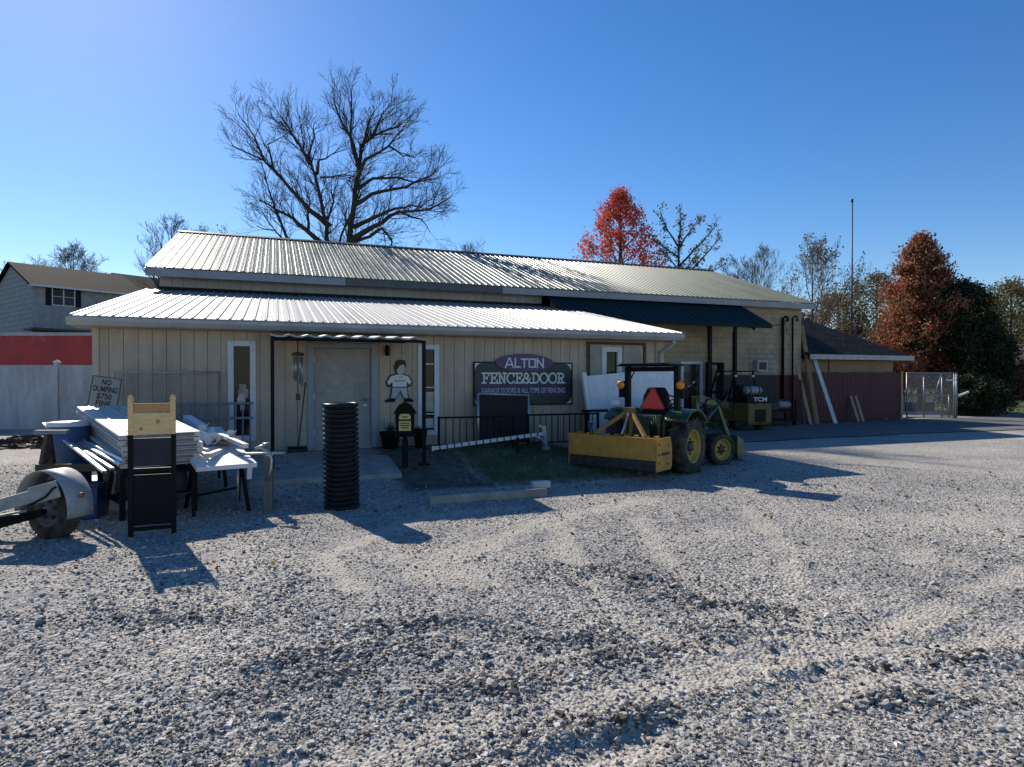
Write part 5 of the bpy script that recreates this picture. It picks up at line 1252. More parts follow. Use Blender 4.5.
mx_ = nt.nodes.new('ShaderNodeMix'); mx_.data_type = 'RGBA'; nt.links.new(rr_.outputs[0], mx_.inputs[0]); nt.links.new(src, mx_.inputs[6]); mx_.inputs[7].default_value = (.30, .17, .15, 1); nt.links.new(mx_.outputs[2], b.inputs['Base Color'])
ct = thing('cargo_container', 'worn red metal cargo container standing behind the white fence', 'container', (-12.7, 23, H(-15, 23)))
zt = 3.50-ct.location.z
mb = MB()
mb.bx(-13, 0, 0, 2.4, .15, zt-.12)
mb.build('side_panel', CR, ct)
MB().bx(-13.02, .02, -.04, 2.44, zt-.119, zt).build('top_rail', mat('grey_rail', (.38, .37, .36), .5, var=.2), ct)
MB().bx(-13.02, .02, -.03, 2.43, 0, .149).build('bottom_rail', STEELD, ct)
mb = MB(); rs = np.random.RandomState(6)
for k in range(220):
    x, z = rs.uniform(-4.6, -2.6), abs(rs.normal(0, .5)); r = rs.uniform(.03, .1); mb.box((x, -.08+rs.uniform(-.1, .05), zt-1.0+z*.8), (r, r*.4, r*1.6), 0, Matrix.Rotation(rs.uniform(0, 6), 3, 'Y'))
# ------------------------------------------------------------------ houses
def house(name, label, C, ang, L, w2, ze, zr, wallm, roofm, wins=(), loc_z=None):
    gz = H(C.x, C.y) if loc_z is None else loc_z
    h = thing(name, label, 'house', (C.x, C.y, gz), ang); ze -= gz; zr -= gz
    mb = MB(); mb.bx(0, L, 0, 2*w2, -.5, ze-.05)
    for x in (0, L-.15): mb.prism([(0, ze-.05), (2*w2, ze-.05), (w2, zr-.12)], (x, 0, 0), (0, 1, 0), (0, 0, 1), (1, 0, 0), 0, .15)
    mb.build('wall', wallm, h)
    o = .4; s = (zr-ze)/w2; mb = MB()
    for sgn in (0, 1):
        y0 = -o if not sgn else 2*w2+o; z0 = ze-o*s
        vs = [(-.3, y0, z0), (L+.3, y0, z0), (L+.3, w2, zr), (-.3, w2, zr)]; vs += [(a, b, c-.16) for a, b, c in vs]
        fs = [(0, 1, 2, 3), (7, 6, 5, 4), (0, 4, 5, 1), (1, 5, 6, 2), (3, 7, 4, 0)]
        mb.add(vs, fs if not sgn else [f[::-1] for f in fs])
    mb.build('roof', roofm, h)
    mb = MB(); mb.bx(-.3, L+.3, -o-.13, -o-.005, ze-o*s-.18, ze-o*s-.02); mb.build('gutter', WTRIM, h)
    for (a, b, z0, z1, sh) in wins:
        z0 -= gz; z1 -= gz; m_ = (a+b)/2
        mb = MB(); mb.bx(a-.07, b+.07, -.05, -.002, z1, z1+.08); mb.bx(a-.07, b+.07, -.06, -.002, z0-.08, z0); mb.bx(a-.07, a, -.05, -.002, z0, z1); mb.bx(b, b+.07, -.05, -.002, z0, z1); mb.bx(m_-.04, m_+.04, -.05, -.002, z0, z1); mb.bx(a, m_-.041, -.04, -.002, (z0+z1)/2-.02, (z0+z1)/2+.02); mb.bx(m_+.041, b, -.04, -.002, (z0+z1)/2-.02, (z0+z1)/2+.02)
        wn = mb.build('window', WTRIM, h); MB().bx(a, b, -.02, -.003, z0, z1).build('pane', GLASS, wn)
        if sh:
            for q in (a-.07-sh, b+.07): MB().bx(q, q+sh, -.05, -.002, z0-.1, z1+.1).build('shutter', BLACK, h)
    return h
HR = brickmat('house_shingle', (.006, .008, .011), (.010, .013, .017), (.004, .005, .006), .5, .25, .02, bump=.5, axes='XY', spec=.03)
HWALL = brickmat('grey_house_siding', (.34, .35, .365), (.33, .34, .355), (.28, .29, .3), 6.0, .2, .016, bump=.3)
h1 = house('house', 'grey two-storey house with shuttered windows behind the red container', at(33, 282, 50).xy.to_3d(), R(53), 8.2, 5.1, 9.5, 11.66, HWALL, HR, [(1.35, 2.85, 7.85, 9.2, .42)])
mb = MB(); mb.bx(-.6, 3.4, -1.8, -.01, 2.45, 2.62); mb.build('porch_roof', BROWN, h1)
h2 = house('house', 'second grey house with dark roof partly behind the shop roof', at(135, 292, 62).xy.to_3d(), R(53), 12, 4.6, 10.4, 12.7, HWALL, HR, [])
C3 = at(1003, 360, 52)
h3 = house('house', 'low brick house with brown roof at the right edge', Vector((C3.x, C3.y, 0)), R(-6), 14, 4.2, 3.25, 4.9, brickmat('brown_brick', (.22, .11, .07), (.18, .09, .06), (.3, .28, .25), .22, .075, .01), mat('brown_roof', (.13, .085, .06), .9, var=.3), [(1.2, 2.6, 1.7, 2.8, 0), (4, 5.4, 1.7, 2.8, 0)])

# ------------------------------------------------------------------ boards leaning at the red wall
def lean(px0, py0, px1, py1, w, h, m, name, label, cat, dy=.55, group='boards and poles leaning on the dark red wall'):
    b = G(px1, py1); z = H(b.x, b.y); a = at(px0, py0, b.y+dy); o = thing(name, label, cat, (b.x, b.y, z+.01), 0, group)
    MB().beam((0, 0, 0), a-Vector((b.x, b.y, z)), w, h, 0, (0, -1, 0)).build('shaft', m, o, bevel=.004)
    return o
lean(801.5, 325, 817.5, 424.5, .16, .05, LUMB, 'leaning_board', 'longest brown board leaning at the corner of the block wall', 'board', .9)
lean(797, 366, 811, 425, .12, .05, LUMBP, 'leaning_board', 'pale board leaning left of the longest board', 'board', .6)
lean(806, 366, 815, 424, .12, .05, LUMB, 'leaning_board', 'medium brown board between the longest board and the pale board', 'board', .6)
lean(800.5, 380, 804.5, 425, .08, .05, BROWN, 'leaning_board', 'short dark board behind the pale board at the block wall', 'board', .4)
wp = lean(812.5, 355, 835.5, 424, .15, .10, mat('white_painted_pole', (.60, .60, .62), .5, var=.2), 'leaning_pole', 'long white pole leaning on the shed eave', 'pole', .7)
lean(831.5, 392, 835, 416, .10, .04, LUMBP, 'leaning_board', 'short yellowish board right of the white pole', 'board', .3)
lean(850.5, 396, 858.7, 422, .11, .045, LUMBP, 'leaning_board', 'left one of two parallel pale boards on the red wall', 'board', .5)
lean(855.5, 396, 863.5, 422, .11, .045, LUMBP, 'leaning_board', 'right one of two parallel pale boards on the red wall', 'board', .5)
lean(865.5, 393, 869.5, 415, .08, .04, LUMB, 'leaning_board', 'brown board right of the two parallel pale boards', 'board', .3)
lean(873, 395, 878, 416, .08, .04, REDP, 'leaning_board', 'dark red board leaning on the red wall', 'board', .3)
lean(879, 405, 886, 420, .10, .05, STEELW, 'leaning_board', 'short grey post leaning low on the red wall', 'post', .3)
lean(887, 397, 891, 417, .08, .04, BROWN, 'leaning_board', 'rightmost dark board on the red wall', 'board', .3)
b = G(898, 419); lg = thing('ground_board', 'grey board lying flat before the right end of the red wall', 'board', (b.x, b.y, H(b.x, b.y)+.03), .1); MB().bx(-.7, .7, -.07, .07, 0, .04).build('plank', LUMBP, lg)
# chain link gate at the right
b0 = G(907, 419); 
cg = thing('chain_link_gate', 'galvanised chain link gate with diagonal braces right of the red wall', 'gate', (b0.x, b0.y, H(b0.x, b0.y)), R(4))
mb = MB(); hg = 2.1; wg = 2.35
for x in (0, wg-.1, wg): mb.tube([(x, 0, 0), (x, 0, hg)], .035, 8)
mb.tube([(0, 0, hg-.03), (wg, 0, hg-.03)], .028, 8); mb.tube([(0, 0, .08), (wg, 0, .08)], .028, 8); mb.tube([(0, 0, 1.05), (wg, 0, 1.05)], .025, 8); mb.tube([(.8, 0, .05), (.8, 0, 1.9)], .03, 8); mb.tube([(1.3, 0, 1.05), (1.65, 0, 2.05)], .025, 8); mb.tube([(1.66, 0, .05), (1.66, 0, 2.06)], .03, 8); mb.tube([(2.0, 0, .1), (2.0, 0, 1.1)], .03, 8)
mb.build('frame', mat('bright_galvanised', (.26, .27, .275), .45, metal=.6, var=.15), cg)
mb = MB(); mesh_panel(mb, wg, hg-.1, .09, x0=0, z0=.06); mb.build('wire_mesh', GALV, cg)
MB().bx(1.85, 2.3, -.05, -.03, 1.72, 1.78).build('latch_bar', WTRIM, cg); MB().beam((wg+.02, -.05, 1.02), (wg+.5, -.1, 1.22), .1, .08).build('latch_arm', WTRIM, cg)
p = G(930, 412)
ck = thing('stacked_frames', 'pale metal frames stored behind the chain link gate', 'frames', (p.x, p.y+.6, H(p.x, p.y)), .1)
mb = MB(); mb.beam((-.9, .2, 0), (-.8, .5, 1.7), .05, .05); mb.beam((.1, .2, 0), (.5, .5, 1.5), .05, .05); mb.bx(-1, .9, .3, .36, .9, .96); mb.beam((-.4, .2, 0), (-.4, .45, 1.9), .06, .06); mb.bx(-.9, .9, .2, .9, .0, .5); mb.build('frame', mat('blue_grey_frame', (.10, .13, .2), .5, var=.3), ck)
# antenna mast
am = at(851.5, 330, 44); am = thing('antenna_mast', 'tall thin grey antenna mast behind the shed roof', 'mast', (am.x, am.y, H(am.x, am.y)))
MB().tube([(0, 0, 0), (0, 0, 7), (0, 0, 14.0)], [.075, .065, .045], 8).build('pole', STEELD, am); MB().lathe([(0, 13.95), (.08, 13.95), (.08, 14.15), (0, 14.2)], n=8).build('tip', BLACK, am)
# ------------------------------------------------------------------ trees
def branch(mb, p, d, L, r, lev, maxlev, rs, up=.12, kids=(5, 5, 4, 3), tips=None, wob=.16, spread=(28, 60), minr=.006, ratio=(.45, .75)):
    n = 5 if lev < 2 else (4 if lev < maxlev else 3)
    pts = [Vector(p)]; d = Vector(d).normalized()
    for i in range(n):
        d = (d+Vector((rs.normal(0, wob), rs.normal(0, wob), rs.normal(0, wob)+up*.5))).normalized(); pts.append(pts[-1]+d*L/n)
    rad = [max(minr*.7, r*(1-.72*i/n)) for i in range(n+1)]
    mb.tube(pts, rad, 7 if lev == 0 else (5 if lev == 1 else 3), cap=False)
    if tips is not None and lev >= maxlev-1: tips.append(pts[-1]); tips.append(pts[max(1, n//2)])
    if lev < maxlev: sprout(mb, pts, rad, L, lev, maxlev, rs, up, kids, tips, wob, spread, minr, ratio)
    return pts
def sprout(mb, pts, rad, L, lev, maxlev, rs, up, kids, tips, wob, spread, minr, ratio, start=.25):
    k = kids[min(lev, len(kids)-1)]; n = len(pts)-1
    for j in range(k):
        f = start+(1-start)*(j+rs.uniform(.2, .9))/k; f = min(f, .985); i = min(int(f*n), n-1); u = f*n-i
        q = pts[i].lerp(pts[i+1], u); dd = (pts[i+1]-pts[i]).normalized(); rr = rad[i]*(1-u)+rad[i+1]*u
        a = R(rs.uniform(*spread)); o = dd.orthogonal().normalized(); o = Matrix.Rotation(rs.uniform(0, 6.283), 3, dd) @ o
        nd = dd*math.cos(a)+o*math.sin(a); nd.z += up
        branch(mb, q, nd, L*rs.uniform(*ratio)*(1-.35*f), max(minr, rr*rs.uniform(.5, .75)), lev+1, maxlev, rs, up, kids, tips, wob, spread, minr, ratio)
BARK = mat('dark_bark', (.045, .036, .03), .9, var=.4, scale=4); BARKG = mat('grey_bark', (.10, .088, .075), .9, var=.4, scale=4)
def leaves(mb, pts, n, size, sig, rs):
    P = np.array([tuple(p) for p in pts]); idx = rs.randint(0, len(P), n); c = P[idx]+rs.normal(0, sig, (n, 3))
    for q in c:
        a = Vector(rs.normal(0, 1, 3)).normalized(); b = a.orthogonal().normalized(); b = Matrix.Rotation(rs.uniform(0, 6.28), 3, a) @ b; e = a.cross(b); s = size*rs.uniform(.6, 1.35); v = Vector(q)
        mb.add([v-b*s, v-e*s*.55+a*s*.12, v+b*s, v+e*s*.55+a*s*.12], [(0, 1, 2, 3)])
def bare_tree(name, label, px, Y, htop, trunk_h, r, seed, mlev=4, kids=(8, 6, 5, 4), lean=(0, 0), bark=BARKG, up=.16, spread=(25, 55), leafn=0, leafm=None, lsize=.12, limbs=6, minr=.012, group='bare trees'):
    rs = np.random.RandomState(seed); b = at(px, 379, Y); gz = H(b.x, b.y); t = thing(name, label, 'tree', (b.x, b.y, gz), 0, group)
    Hh = htop-gz; mb = MB(); tips = []
    tp = [Vector((0, 0, -.3)), Vector((lean[0]*.3, 0, trunk_h*.5)), Vector((lean[0]*.6, lean[1]*.5, trunk_h)), Vector((lean[0], lean[1], trunk_h+.35*(Hh-trunk_h))), Vector((lean[0]*1.1, lean[1], trunk_h+.66*(Hh-trunk_h))), Vector((lean[0]*1.2, lean[1], Hh*.97))]
    rad = [r*1.25, r, r*.85, r*.5, r*.28, r*.08]
    mb.tube(tp, rad, 8, cap=False); mb.build('trunk', bark, t)
    cm = MB()
    for k in range(limbs*2):
        f = k/(limbs*2-1); z = trunk_h*.75+(Hh*.86-trunk_h*.75)*f; i = max(j for j in range(len(tp)-1) if tp[j].z <= z); u = (z-tp[i].z)/(tp[i+1].z-tp[i].z); q = tp[i].lerp(tp[i+1], u)
        a = k*2.4+rs.uniform(-.4, .4); el = R(rs.uniform(25, 50)+25*f); d = Vector((math.cos(a)*math.cos(el), math.sin(a)*math.cos(el), math.sin(el)))
        branch(cm, q, d, (Hh-trunk_h)*(.62-.38*f)*rs.uniform(.8, 1.1), (rad[i]*(1-u)+rad[i+1]*u)*.6, 1, mlev, rs, up, kids, tips, .13, spread, minr)
    cr = cm.build('crown', bark, t)
    if leafn: mb = MB(); leaves(mb, tips, leafn, lsize, .16, rs); mb.build('leaves', leafm, t)
    return t
# the large bare tree: limbs follow its own silhouette, spread in depth
BY = 36.0
def zp(x, y):
    x, y = 530+(x-530)*.915, (700+(y-700)*.865 if y < 700 else y)
    return (200+x*.2737, 50+y*.2737)
LIMBS = [
 ([(548, 900), (545, 710), (552, 640), (570, 540), (576, 440), (588, 370), (600, 300), (640, 258), (700, 236), (760, 205)], .42, .05, 0, 0),
 ([(444, 900), (448, 705), (450, 620), (436, 540), (420, 430), (402, 370), (352, 290), (300, 225)], .34, .04, 1, -1.0),
 ([(585, 380), (568, 315), (555, 270), (520, 205), (482, 110), (474, 72)], .15, .03, 0, .8),
 ([(570, 330), (558, 260), (566, 170), (572, 92)], .13, .03, 0, -.8), ([(600, 300), (622, 225), (640, 150), (636, 110)], .10, .02, 0, .5), ([(640, 258), (690, 190), (735, 150)], .08, .02, 0, -1.2),
 ([(578, 440), (620, 372), (720, 330), (800, 258)], .15, .03, 0, -1.8), ([(720, 330), (780, 380), (835, 400)], .07, .02, -1.2, -2.0), ([(580, 482), (640, 432), (730, 415), (800, 425), (880, 400)], .14, .025, 0, 1.5),
 ([(572, 545), (640, 505), (780, 486), (880, 445), (910, 420)], .17, .03, 0, -1.2), ([(565, 640), (640, 592), (720, 540), (780, 512), (860, 520)], .17, .03, 0, 2.2),
 ([(550, 700), (650, 650), (765, 602), (880, 602), (960, 575)], .22, .03, 0, -2.5), ([(560, 705), (640, 690), (700, 672), (745, 722), (760, 790)], .14, .03, 0, -3), ([(770, 602), (850, 640), (890, 700)], .07, .02, -1.25, -2.2),
 ([(432, 430), (428, 360), (470, 330), (520, 300)], .11, .02, -.6, .6), ([(410, 400), (380, 330), (350, 280), (290, 180)], .10, .02, -.8, -1.6), ([(402, 372), (410, 260), (400, 190)], .09, .02, -.8, .4),
 ([(450, 620), (380, 560), (342, 510), (272, 420), (232, 382), (130, 340)], .22, .03, 1, -1.6), ([(238, 388), (212, 300), (165, 225)], .10, .02, -1, -2), ([(272, 420), (230, 300), (280, 240)], .08, .02, -1, .5),
 ([(430, 705), (350, 632), (282, 570), (205, 528), (130, 480)], .20, .03, 1, 2.2), ([(282, 690), (240, 600), (200, 520), (170, 470), (115, 290)], .11, .025, 1, 3), ([(350, 632), (345, 560), (330, 480), (300, 400)], .12, .025, 1.5, 3), ([(290, 720), (230, 660), (170, 600), (90, 580)], .12, .025, 2, 3.2), ([(300, 900), (282, 690)], .13, .11, 1, 1),
 ([(452, 600), (475, 520), (465, 470)], .09, .04, .5, .5), ([(470, 710), (500, 600), (560, 440), (540, 350), (470, 420)], .09, .02, 1.6, 2.4), ([(560, 560), (470, 570), (500, 650)], .05, .02, 2, 3), ([(440, 440), (520, 420), (570, 420)], .07, .03, -.4, .4),
]
rs = np.random.RandomState(23)
bb0 = at(345, 379, BY); bgz = H(bb0.x, bb0.y)
big = thing('bare_tree', 'huge bare spreading tree with twin trunks rising behind the shop roof', 'tree', (bb0.x, bb0.y, bgz), 0, 'bare trees')
tk = MB(); cm = MB()
for k, (pl, r0, r1, d0, d1) in enumerate(LIMBS):
    P = []
    for i, q in enumerate(pl):
        f = i/(len(pl)-1); w = at(*zp(*q), BY); w.y = BY+d0+(d1-d0)*f+(rs.normal(0, .15) if 0 < f < 1 else 0); P.append(w-Vector((bb0.x, bb0.y, bgz)))
    if pl[0][1] >= 890: P[0].z = -.3
    # resample and roughen
    Q = []
    for a, b in zip(P[:-1], P[1:]):
        m_ = max(2, int((b-a).length/.6))
        for j in range(m_): Q.append(a.lerp(b, j/m_)+Vector(rs.normal(0, .035, 3))*(1 if j else 0))
    Q.append(P[-1]); n = len(Q)-1; rad = [.92*(r0+(r1-r0)*(i/n)**.7) for i in range(n+1)]
    (tk if k < 2 else cm).tube(Q, rad, 8 if r0 > .12 else 6, cap=False)
    L = sum((b-a).length for a, b in zip(Q[:-1], Q[1:]))
    if k == 24: continue
    kk = max(6, int(L*2.4)); st = .38 if k < 2 else .12
    sprout(cm, Q, [min(x, .06) for x in rad], 2.2, 1, 4, rs, .10, (0, kk, 5, 4), None, .11, (20, 48), .0095, (.6, .95), st)
tk.build('trunk', BARK, big); cm.build('crown', BARK, big)
# leafy crowns: clumps of single leaves filling an uneven envelope
def leafy(name, label, px, Y, zt, zb, rad, seed, m, nclump=260, per=42, lsize=.13, shape='cone', bark=BARK, hollow=.35, cat='tree', group=None, sig=.24, sq=1.0):
    rs = np.random.RandomState(seed); b = at(px, 379, Y); gz = H(b.x, b.y); t = thing(name, label, cat, (b.x, b.y, gz), 0, group)
    zt -= gz; zb -= gz; tips = []; mb = MB()
    mb.tube([(0, 0, -.2), (.03, .02, zb+.3), (.05, 0, zb+(zt-zb)*.5), (0, 0, zt*.96)], [rad*.06+.03, rad*.05+.03, rad*.03+.02, .015], 8, cap=False); mb.build('trunk', bark, t)
    cl = []; bm_ = MB(); tries = 0
    lob = rs.uniform(.72, 1.12, 24)
    while len(cl) < nclump and tries < 20000:
        tries += 1; f = rs.uniform(0, 1); a = rs.uniform(0, 6.283)
        if shape == 'cone': e = (math.sin(math.pi*min(1, (f*.5+.5)))**.75)*(1 if f > .12 else .6+.4*f/.12)
        elif shape == 'dome': e = math.sqrt(max(0, 1-((f-.38)/.62)**2)) if f > .38 else .75+.25*f/.38
        else: e = math.sqrt(max(0, 1-(2*f-1)**2))
        e *= lob[int(a/6.283*12) % 12+(12 if f > .5 else 0)]
        u = (hollow+(1-hollow)*rs.uniform(0, 1)**.6); rr = rad*e*u
        cl.append(Vector((rr*math.cos(a), rr*math.sin(a)*sq, zb+(zt-zb)*f)))
    for c in cl[::3]:
        z0 = max(zb*.8, c.z-abs(Vector((c.x, c.y)).length)*.9); bm_.tube([(0, 0, z0), c*.5+Vector((0, 0, z0*.5)), c], [.05, .03, .008], 4, cap=False)
    cr = bm_.build('branches', bark, t)
    lm = MB(); leaves(lm, cl, nclump*per, lsize, sig, rs); lm.build('crown', m, t)
    return t
REDL = leafmat('red_leaves', [(.36, .05, .08), (.50, .065, .06), (.55, .10, .05), (.42, .15, .06), (.26, .13, .07)])
TANL = leafmat('tan_orange_leaves', [(.17, .016, .02), (.22, .03, .025), (.25, .07, .035), (.40, .24, .12), (.14, .09, .04), (.05, .05, .02)])
DARKL = leafmat('dark_green_leaves', [(.012, .02, .008), (.02, .035, .012), (.04, .05, .018), (.10, .08, .03)], .25)
BROWNL = leafmat('brown_autumn_leaves', [(.12, .07, .04), (.20, .11, .05), (.16, .14, .06), (.10, .11, .04)])
OLIVEL = leafmat('olive_leaves', [(.05, .055, .02), (.10, .10, .035), (.16, .12, .05), (.2, .15, .07)])
HEDGE = leafmat('red_hedge_leaves', [(.12, .01, .012), (.24, .02, .025), (.32, .04, .03)])
leafy('red_tree', 'bright red cone-shaped autumn tree behind the shop roof', 620, 50, 16.6, 1.5, 6.9, 3, REDL, 640, 36, .105, sig=.27)
leafy('maple_tree', 'russet and tan autumn tree beside the shed roof', 921, 35, 9.6, 1.6, 3.1, 8, TANL, 520, 62, .085, hollow=.2, sig=.2)
leafy('evergreen_tree', 'dark green bushy tree right of the russet tree', 962, 34.0, 6.9, .9, 2.4, 12, DARKL, 380, 60, .08, 'dome', hollow=.2, sig=.2)
leafy('evergreen_tree', 'very dark low evergreen spreading beside the chain link gate', 985, 33.0, 4.6, .5, 1.9, 14, DARKL, 300, 60, .075, 'dome', hollow=.2, sig=.18)
leafy('juniper_bush', 'low dark bush at the foot of the evergreens', 972, 31.2, 1.9, .1, 1.7, 15, DARKL, 200, 60, .06, 'dome', hollow=.2, cat='bush', sig=.14)
leafy('red_hedge', 'dark red hedge in front of the brick house', 1022, 44, 2.5, .3, 3.0, 16, HEDGE, 240, 50, .075, 'dome', hollow=.2, cat='hedge', sig=.16)
# open tree with long ascending side limbs right of the red tree
rs = np.random.RandomState(52); LY = 47.0; lb0 = at(678, 379, LY); lgz = H(lb0.x, lb0.y); org = Vector((lb0.x, lb0.y, lgz))
lt = thing('open_limbed_tree', 'open half bare tree with long rising limbs right of the red tree', 'tree', org, 0, 'bare trees')
tkm = MB(); crm = MB(); tips = []
for k, (pl, r0, r1, d0, d1) in enumerate([
  ([(400, 716), (402, 500), (404, 330), (405, 260), (412, 150)], .20, .035, 0, 0), ([(408, 262), (445, 210), (492, 150)], .08, .025, 0, 1), ([(404, 330), (440, 290), (520, 200)], .09, .025, 0, -1),
  ([(404, 400), (455, 335), (520, 270), (572, 212)], .11, .025, 0, 1.5), ([(402, 262), (362, 215), (330, 155)], .08, .025, 0, -1), ([(404, 300), (365, 265), (328, 225)], .07, .025, 0, 1),
  ([(403, 340), (370, 310), (335, 290)], .06, .02, 0, -1), ([(404, 420), (470, 370), (545, 330)], .08, .025, 0, -1.5), ([(404, 380), (450, 320), (500, 260)], .07, .02, 0, 2)]):
    P = [at(560+a*.293, 170+b*.293, LY)-org+Vector((0, d0+(d1-d0)*q/(len(pl)-1), 0)) for q, (a, b) in enumerate(pl)]
    Q = []
    for a, b in zip(P[:-1], P[1:]):
        m_ = max(2, int((b-a).length/.6))
        for q in range(m_): Q.append(a.lerp(b, q/m_)+Vector(rs.normal(0, .03, 3))*(1 if q else 0))
    Q.append(P[-1]); n = len(Q)-1; rad = [r0+(r1-r0)*(q/n) for q in range(n+1)]
    (tkm if k == 0 else crm).tube(Q, rad, 7, cap=False); L = sum((b-a).length for a, b in zip(Q[:-1], Q[1:]))
    sprout(crm, Q, [min(x, .04) for x in rad], 1.1, 1, 3, rs, .12, (0, max(7, int(L*2.2)), 4), tips, .12, (25, 60), .011, (.5, .85), .5 if k == 0 else .25)
tkm.build('trunk', BARK, lt); crm.build('crown', BARK, lt); lm = MB(); leaves(lm, tips, 1500, .10, .12, rs); lm.build('leaves', OLIVEL, lt)
bare_tree('bare_tree', 'pale bare tree with fine twigs right of the shop roof end', 752, 58, 13.2, 2.5, .20, 33, 4, (0, 8, 6, 5), up=.2, limbs=7, group='bare trees')
bare_tree('bare_tree', 'taller sparse tree with a few brown leaves beside the antenna mast', 812, 50, 12.0, 2.0, .20, 37, 4, (0, 7, 5, 3), up=.24, leafn=1800, leafm=BROWNL, lsize=.10, limbs=7, group='bare trees')
bare_tree('bare_tree', 'broad bare tree behind the roof of the shuttered house', 74, 74, 16.8, 2.5, .3, 41, 4, (0, 9, 6, 5), up=.10, spread=(30, 65), limbs=10, minr=.014, group='bare trees')
bare_tree('bare_tree', 'bare tree between the shuttered house and the upper shop roof', 172, 62, 17.6, 5, .26, 43, 4, (0, 7, 5, 4), up=.2, limbs=7, minr=.013, group='bare trees')
bare_tree('bare_tree', 'small bare tree right of the gap above the upper shop roof corner', 212, 66, 17.6, 6, .2, 44, 4, (0, 6, 5, 3), up=.16, limbs=5, minr=.014, leafn=500, leafm=OLIVEL, lsize=.11, group='bare trees')
bare_tree('bare_tree', 'faint small bare tree at the far left beyond the houses', 14, 82, 17, 5, .2, 47, 4, (0, 6, 5, 3), up=.14, limbs=5, minr=.015, group='bare trees')
bare_tree('bare_tree', 'bare tree whose top twigs peep over the ridge right of the huge tree', 470, 60, 14.6, 5, .22, 49, 4, (0, 6, 5, 4), up=.14, limbs=6, minr=.012, group='bare trees')
spec = [(790, 62, 8.2, 3.6, 'brown crown low behind the shed roof', BROWNL), (838, 66, 10.5, 4.2, 'brown tree just left of the antenna mast base', BROWNL), (876, 72, 13.4, 5.0, 'grey-brown round tree behind the russet tree, left side', OLIVEL), (1010, 64, 11.4, 4.6, 'olive brown tree at the right edge above the brick house', OLIVEL), (985, 78, 12.0, 5, 'distant brown tree behind the dark evergreen', BROWNL), (1060, 70, 12.6, 5, 'olive tree cut by the right edge', OLIVEL), (905, 60, 8.4, 3.6, 'yellow-green low tree behind the russet tree', leafmat('yellow_green_leaves', [(.10, .10, .03), (.2, .17, .05), (.28, .22, .07)]))]
for k, (px, Y, zt, r, lb, m) in enumerate(spec):
    leafy('background_tree', lb, px, Y, zt, 1.5, r, 60+k, m, 260, 52, .125, 'round', hollow=.25, group='autumn trees beyond the shed', bark=BARKG, sig=.38)
# far wood closing the horizon
rs = np.random.RandomState(77); mb = MB(); pts = []
for k in range(420):
    a = R(rs.uniform(-75, 75)); r = rs.uniform(115, 140); hh = 4+5*rs.uniform()+1.5*math.sin(a*9); pts += [Vector((r*math.sin(a)+rs.normal(0, 2), r*math.cos(a), H(r*math.sin(a), r*math.cos(a))+z)) for z in np.linspace(.5, hh, 6)]
leaves(mb, pts, 15000, .75, 1.0, rs); o = mb.build('far_wood', OLIVEL); o['kind'] = 'stuff'

# grass in the strip by the railing and on the lawn at the right
def grass(name, n, box, hgt, seed, m):
    rs = np.random.RandomState(seed); x = rs.uniform(box[0], box[1], n); y = rs.uniform(box[2], box[3], n); k = rs.uniform(0, 1, n) < lawnmask(x, y); x, y = x[k], y[k]; z = ground_h(x, y); n = len(x)
    h = hgt*rs.uniform(.5, 1.4, n); a = rs.uniform(0, 6.283, n); w = .006*rs.uniform(.7, 1.6, n)*(hgt/.06); lx, ly = rs.normal(0, .4, n)*h, rs.normal(0, .4, n)*h
    P = np.stack([np.stack([x-w*np.cos(a), y-w*np.sin(a), z-.01], 1), np.stack([x+w*np.cos(a), y+w*np.sin(a), z-.01], 1), np.stack([x+lx, y+ly, z+h], 1)], 1)
    o = npmesh(name, P.reshape(-1, 3), np.arange(3*n).reshape(-1, 3), [m], False); o['kind'] = 'stuff'; return o
GR = leafmat('grass_blades', [(.02, .045, .01), (.045, .09, .018), (.10, .14, .03), (.16, .15, .06)], .3)
c = W(9, -1.8)
grass('grass', 30000, (-3.2, 5.2, 8.9, 14.2), .06, 3, GR); grass('grass', 26000, (23, 40, 31, 50), .10, 4, GR)
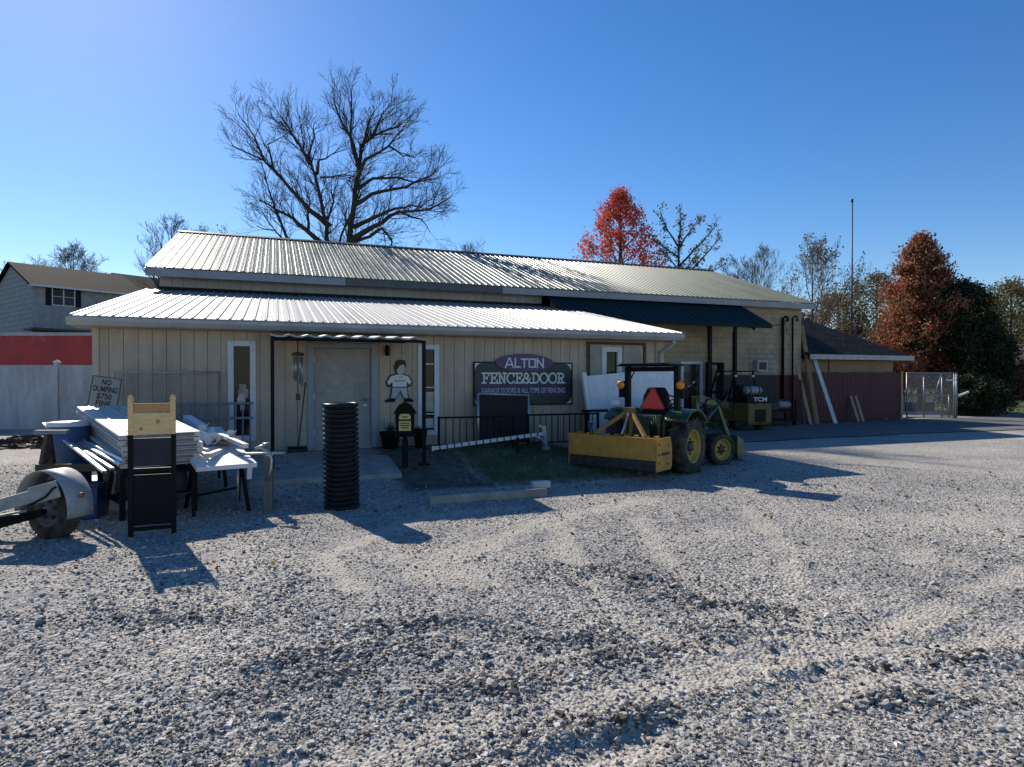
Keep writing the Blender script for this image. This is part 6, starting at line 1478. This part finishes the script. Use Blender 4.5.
# dry leaves blown on the strip and apron
rs = np.random.RandomState(9); mb = MB(); pp = []
for k in range(420):
    t, d = rs.uniform(3.2, 12) if k < 300 else rs.uniform(-1, 18), rs.uniform(-3.6, -.2) if k < 300 else rs.uniform(-8.5, -2.5); q = W(t, d); pp.append(q)
for q in pp:
    q.z = float(ground_h(np.array([q.x]), np.array([q.y]))[0])+.03+(.06 if 2.95 < td(q.x, q.y)[0] < 5.35 and td(q.x, q.y)[1] > -2.2 else 0)
leaves(mb, pp, 420, .03, .01, rs); o = mb.build('fallen_leaves', BROWNL); o['kind'] = 'stuff'

# ------------------------------------------------------------------ light, sky, camera
AZ, EL = R(-36.5), R(34.5)                    # azimuth clockwise from +y
S = Vector((math.sin(AZ)*math.cos(EL), math.cos(AZ)*math.cos(EL), math.sin(EL)))
sl = bpy.data.lights.new('sun', 'SUN'); sl.energy = 5.0; sl.angle = R(.53); sl.color = (1, .925, .82)
so_ = bpy.data.objects.new('sun', sl); COL.objects.link(so_); so_.rotation_euler = (-S).to_track_quat('-Z', 'Y').to_euler(); so_.location = S*40
w = bpy.data.worlds.new('World'); sc.world = w; w.use_nodes = True
nt = w.node_tree; bg = nt.nodes['Background']; sk = nt.nodes.new('ShaderNodeTexSky'); sk.sky_type = 'NISHITA'; sk.sun_disc = False
sk.sun_elevation = EL; sk.sun_rotation = AZ; sk.air_density = 1.0; sk.dust_density = .15; sk.ozone_density = 3.0; sk.altitude = 150
hs_ = nt.nodes.new('ShaderNodeHueSaturation'); hs_.inputs['Saturation'].default_value = 1.3; hs_.inputs['Hue'].default_value = .507
nt.links.new(sk.outputs[0], hs_.inputs['Color']); nt.links.new(hs_.outputs[0], bg.inputs['Color']); bg.inputs['Strength'].default_value = .113
cam = bpy.data.cameras.new('camera'); cam.sensor_width = 36; cam.lens = 36*F/1024; cam.clip_end = 3000; cam.clip_start = .05
co_ = bpy.data.objects.new('camera', cam); COL.objects.link(co_); co_.location = (0, 0, EYE); co_.rotation_euler = (R(90)-math.atan(4.5/F), 0, 0); sc.camera = co_
sc.view_settings.view_transform = 'Standard'; sc.view_settings.look = 'None'; sc.view_settings.exposure = .3; sc.view_settings.gamma = 1
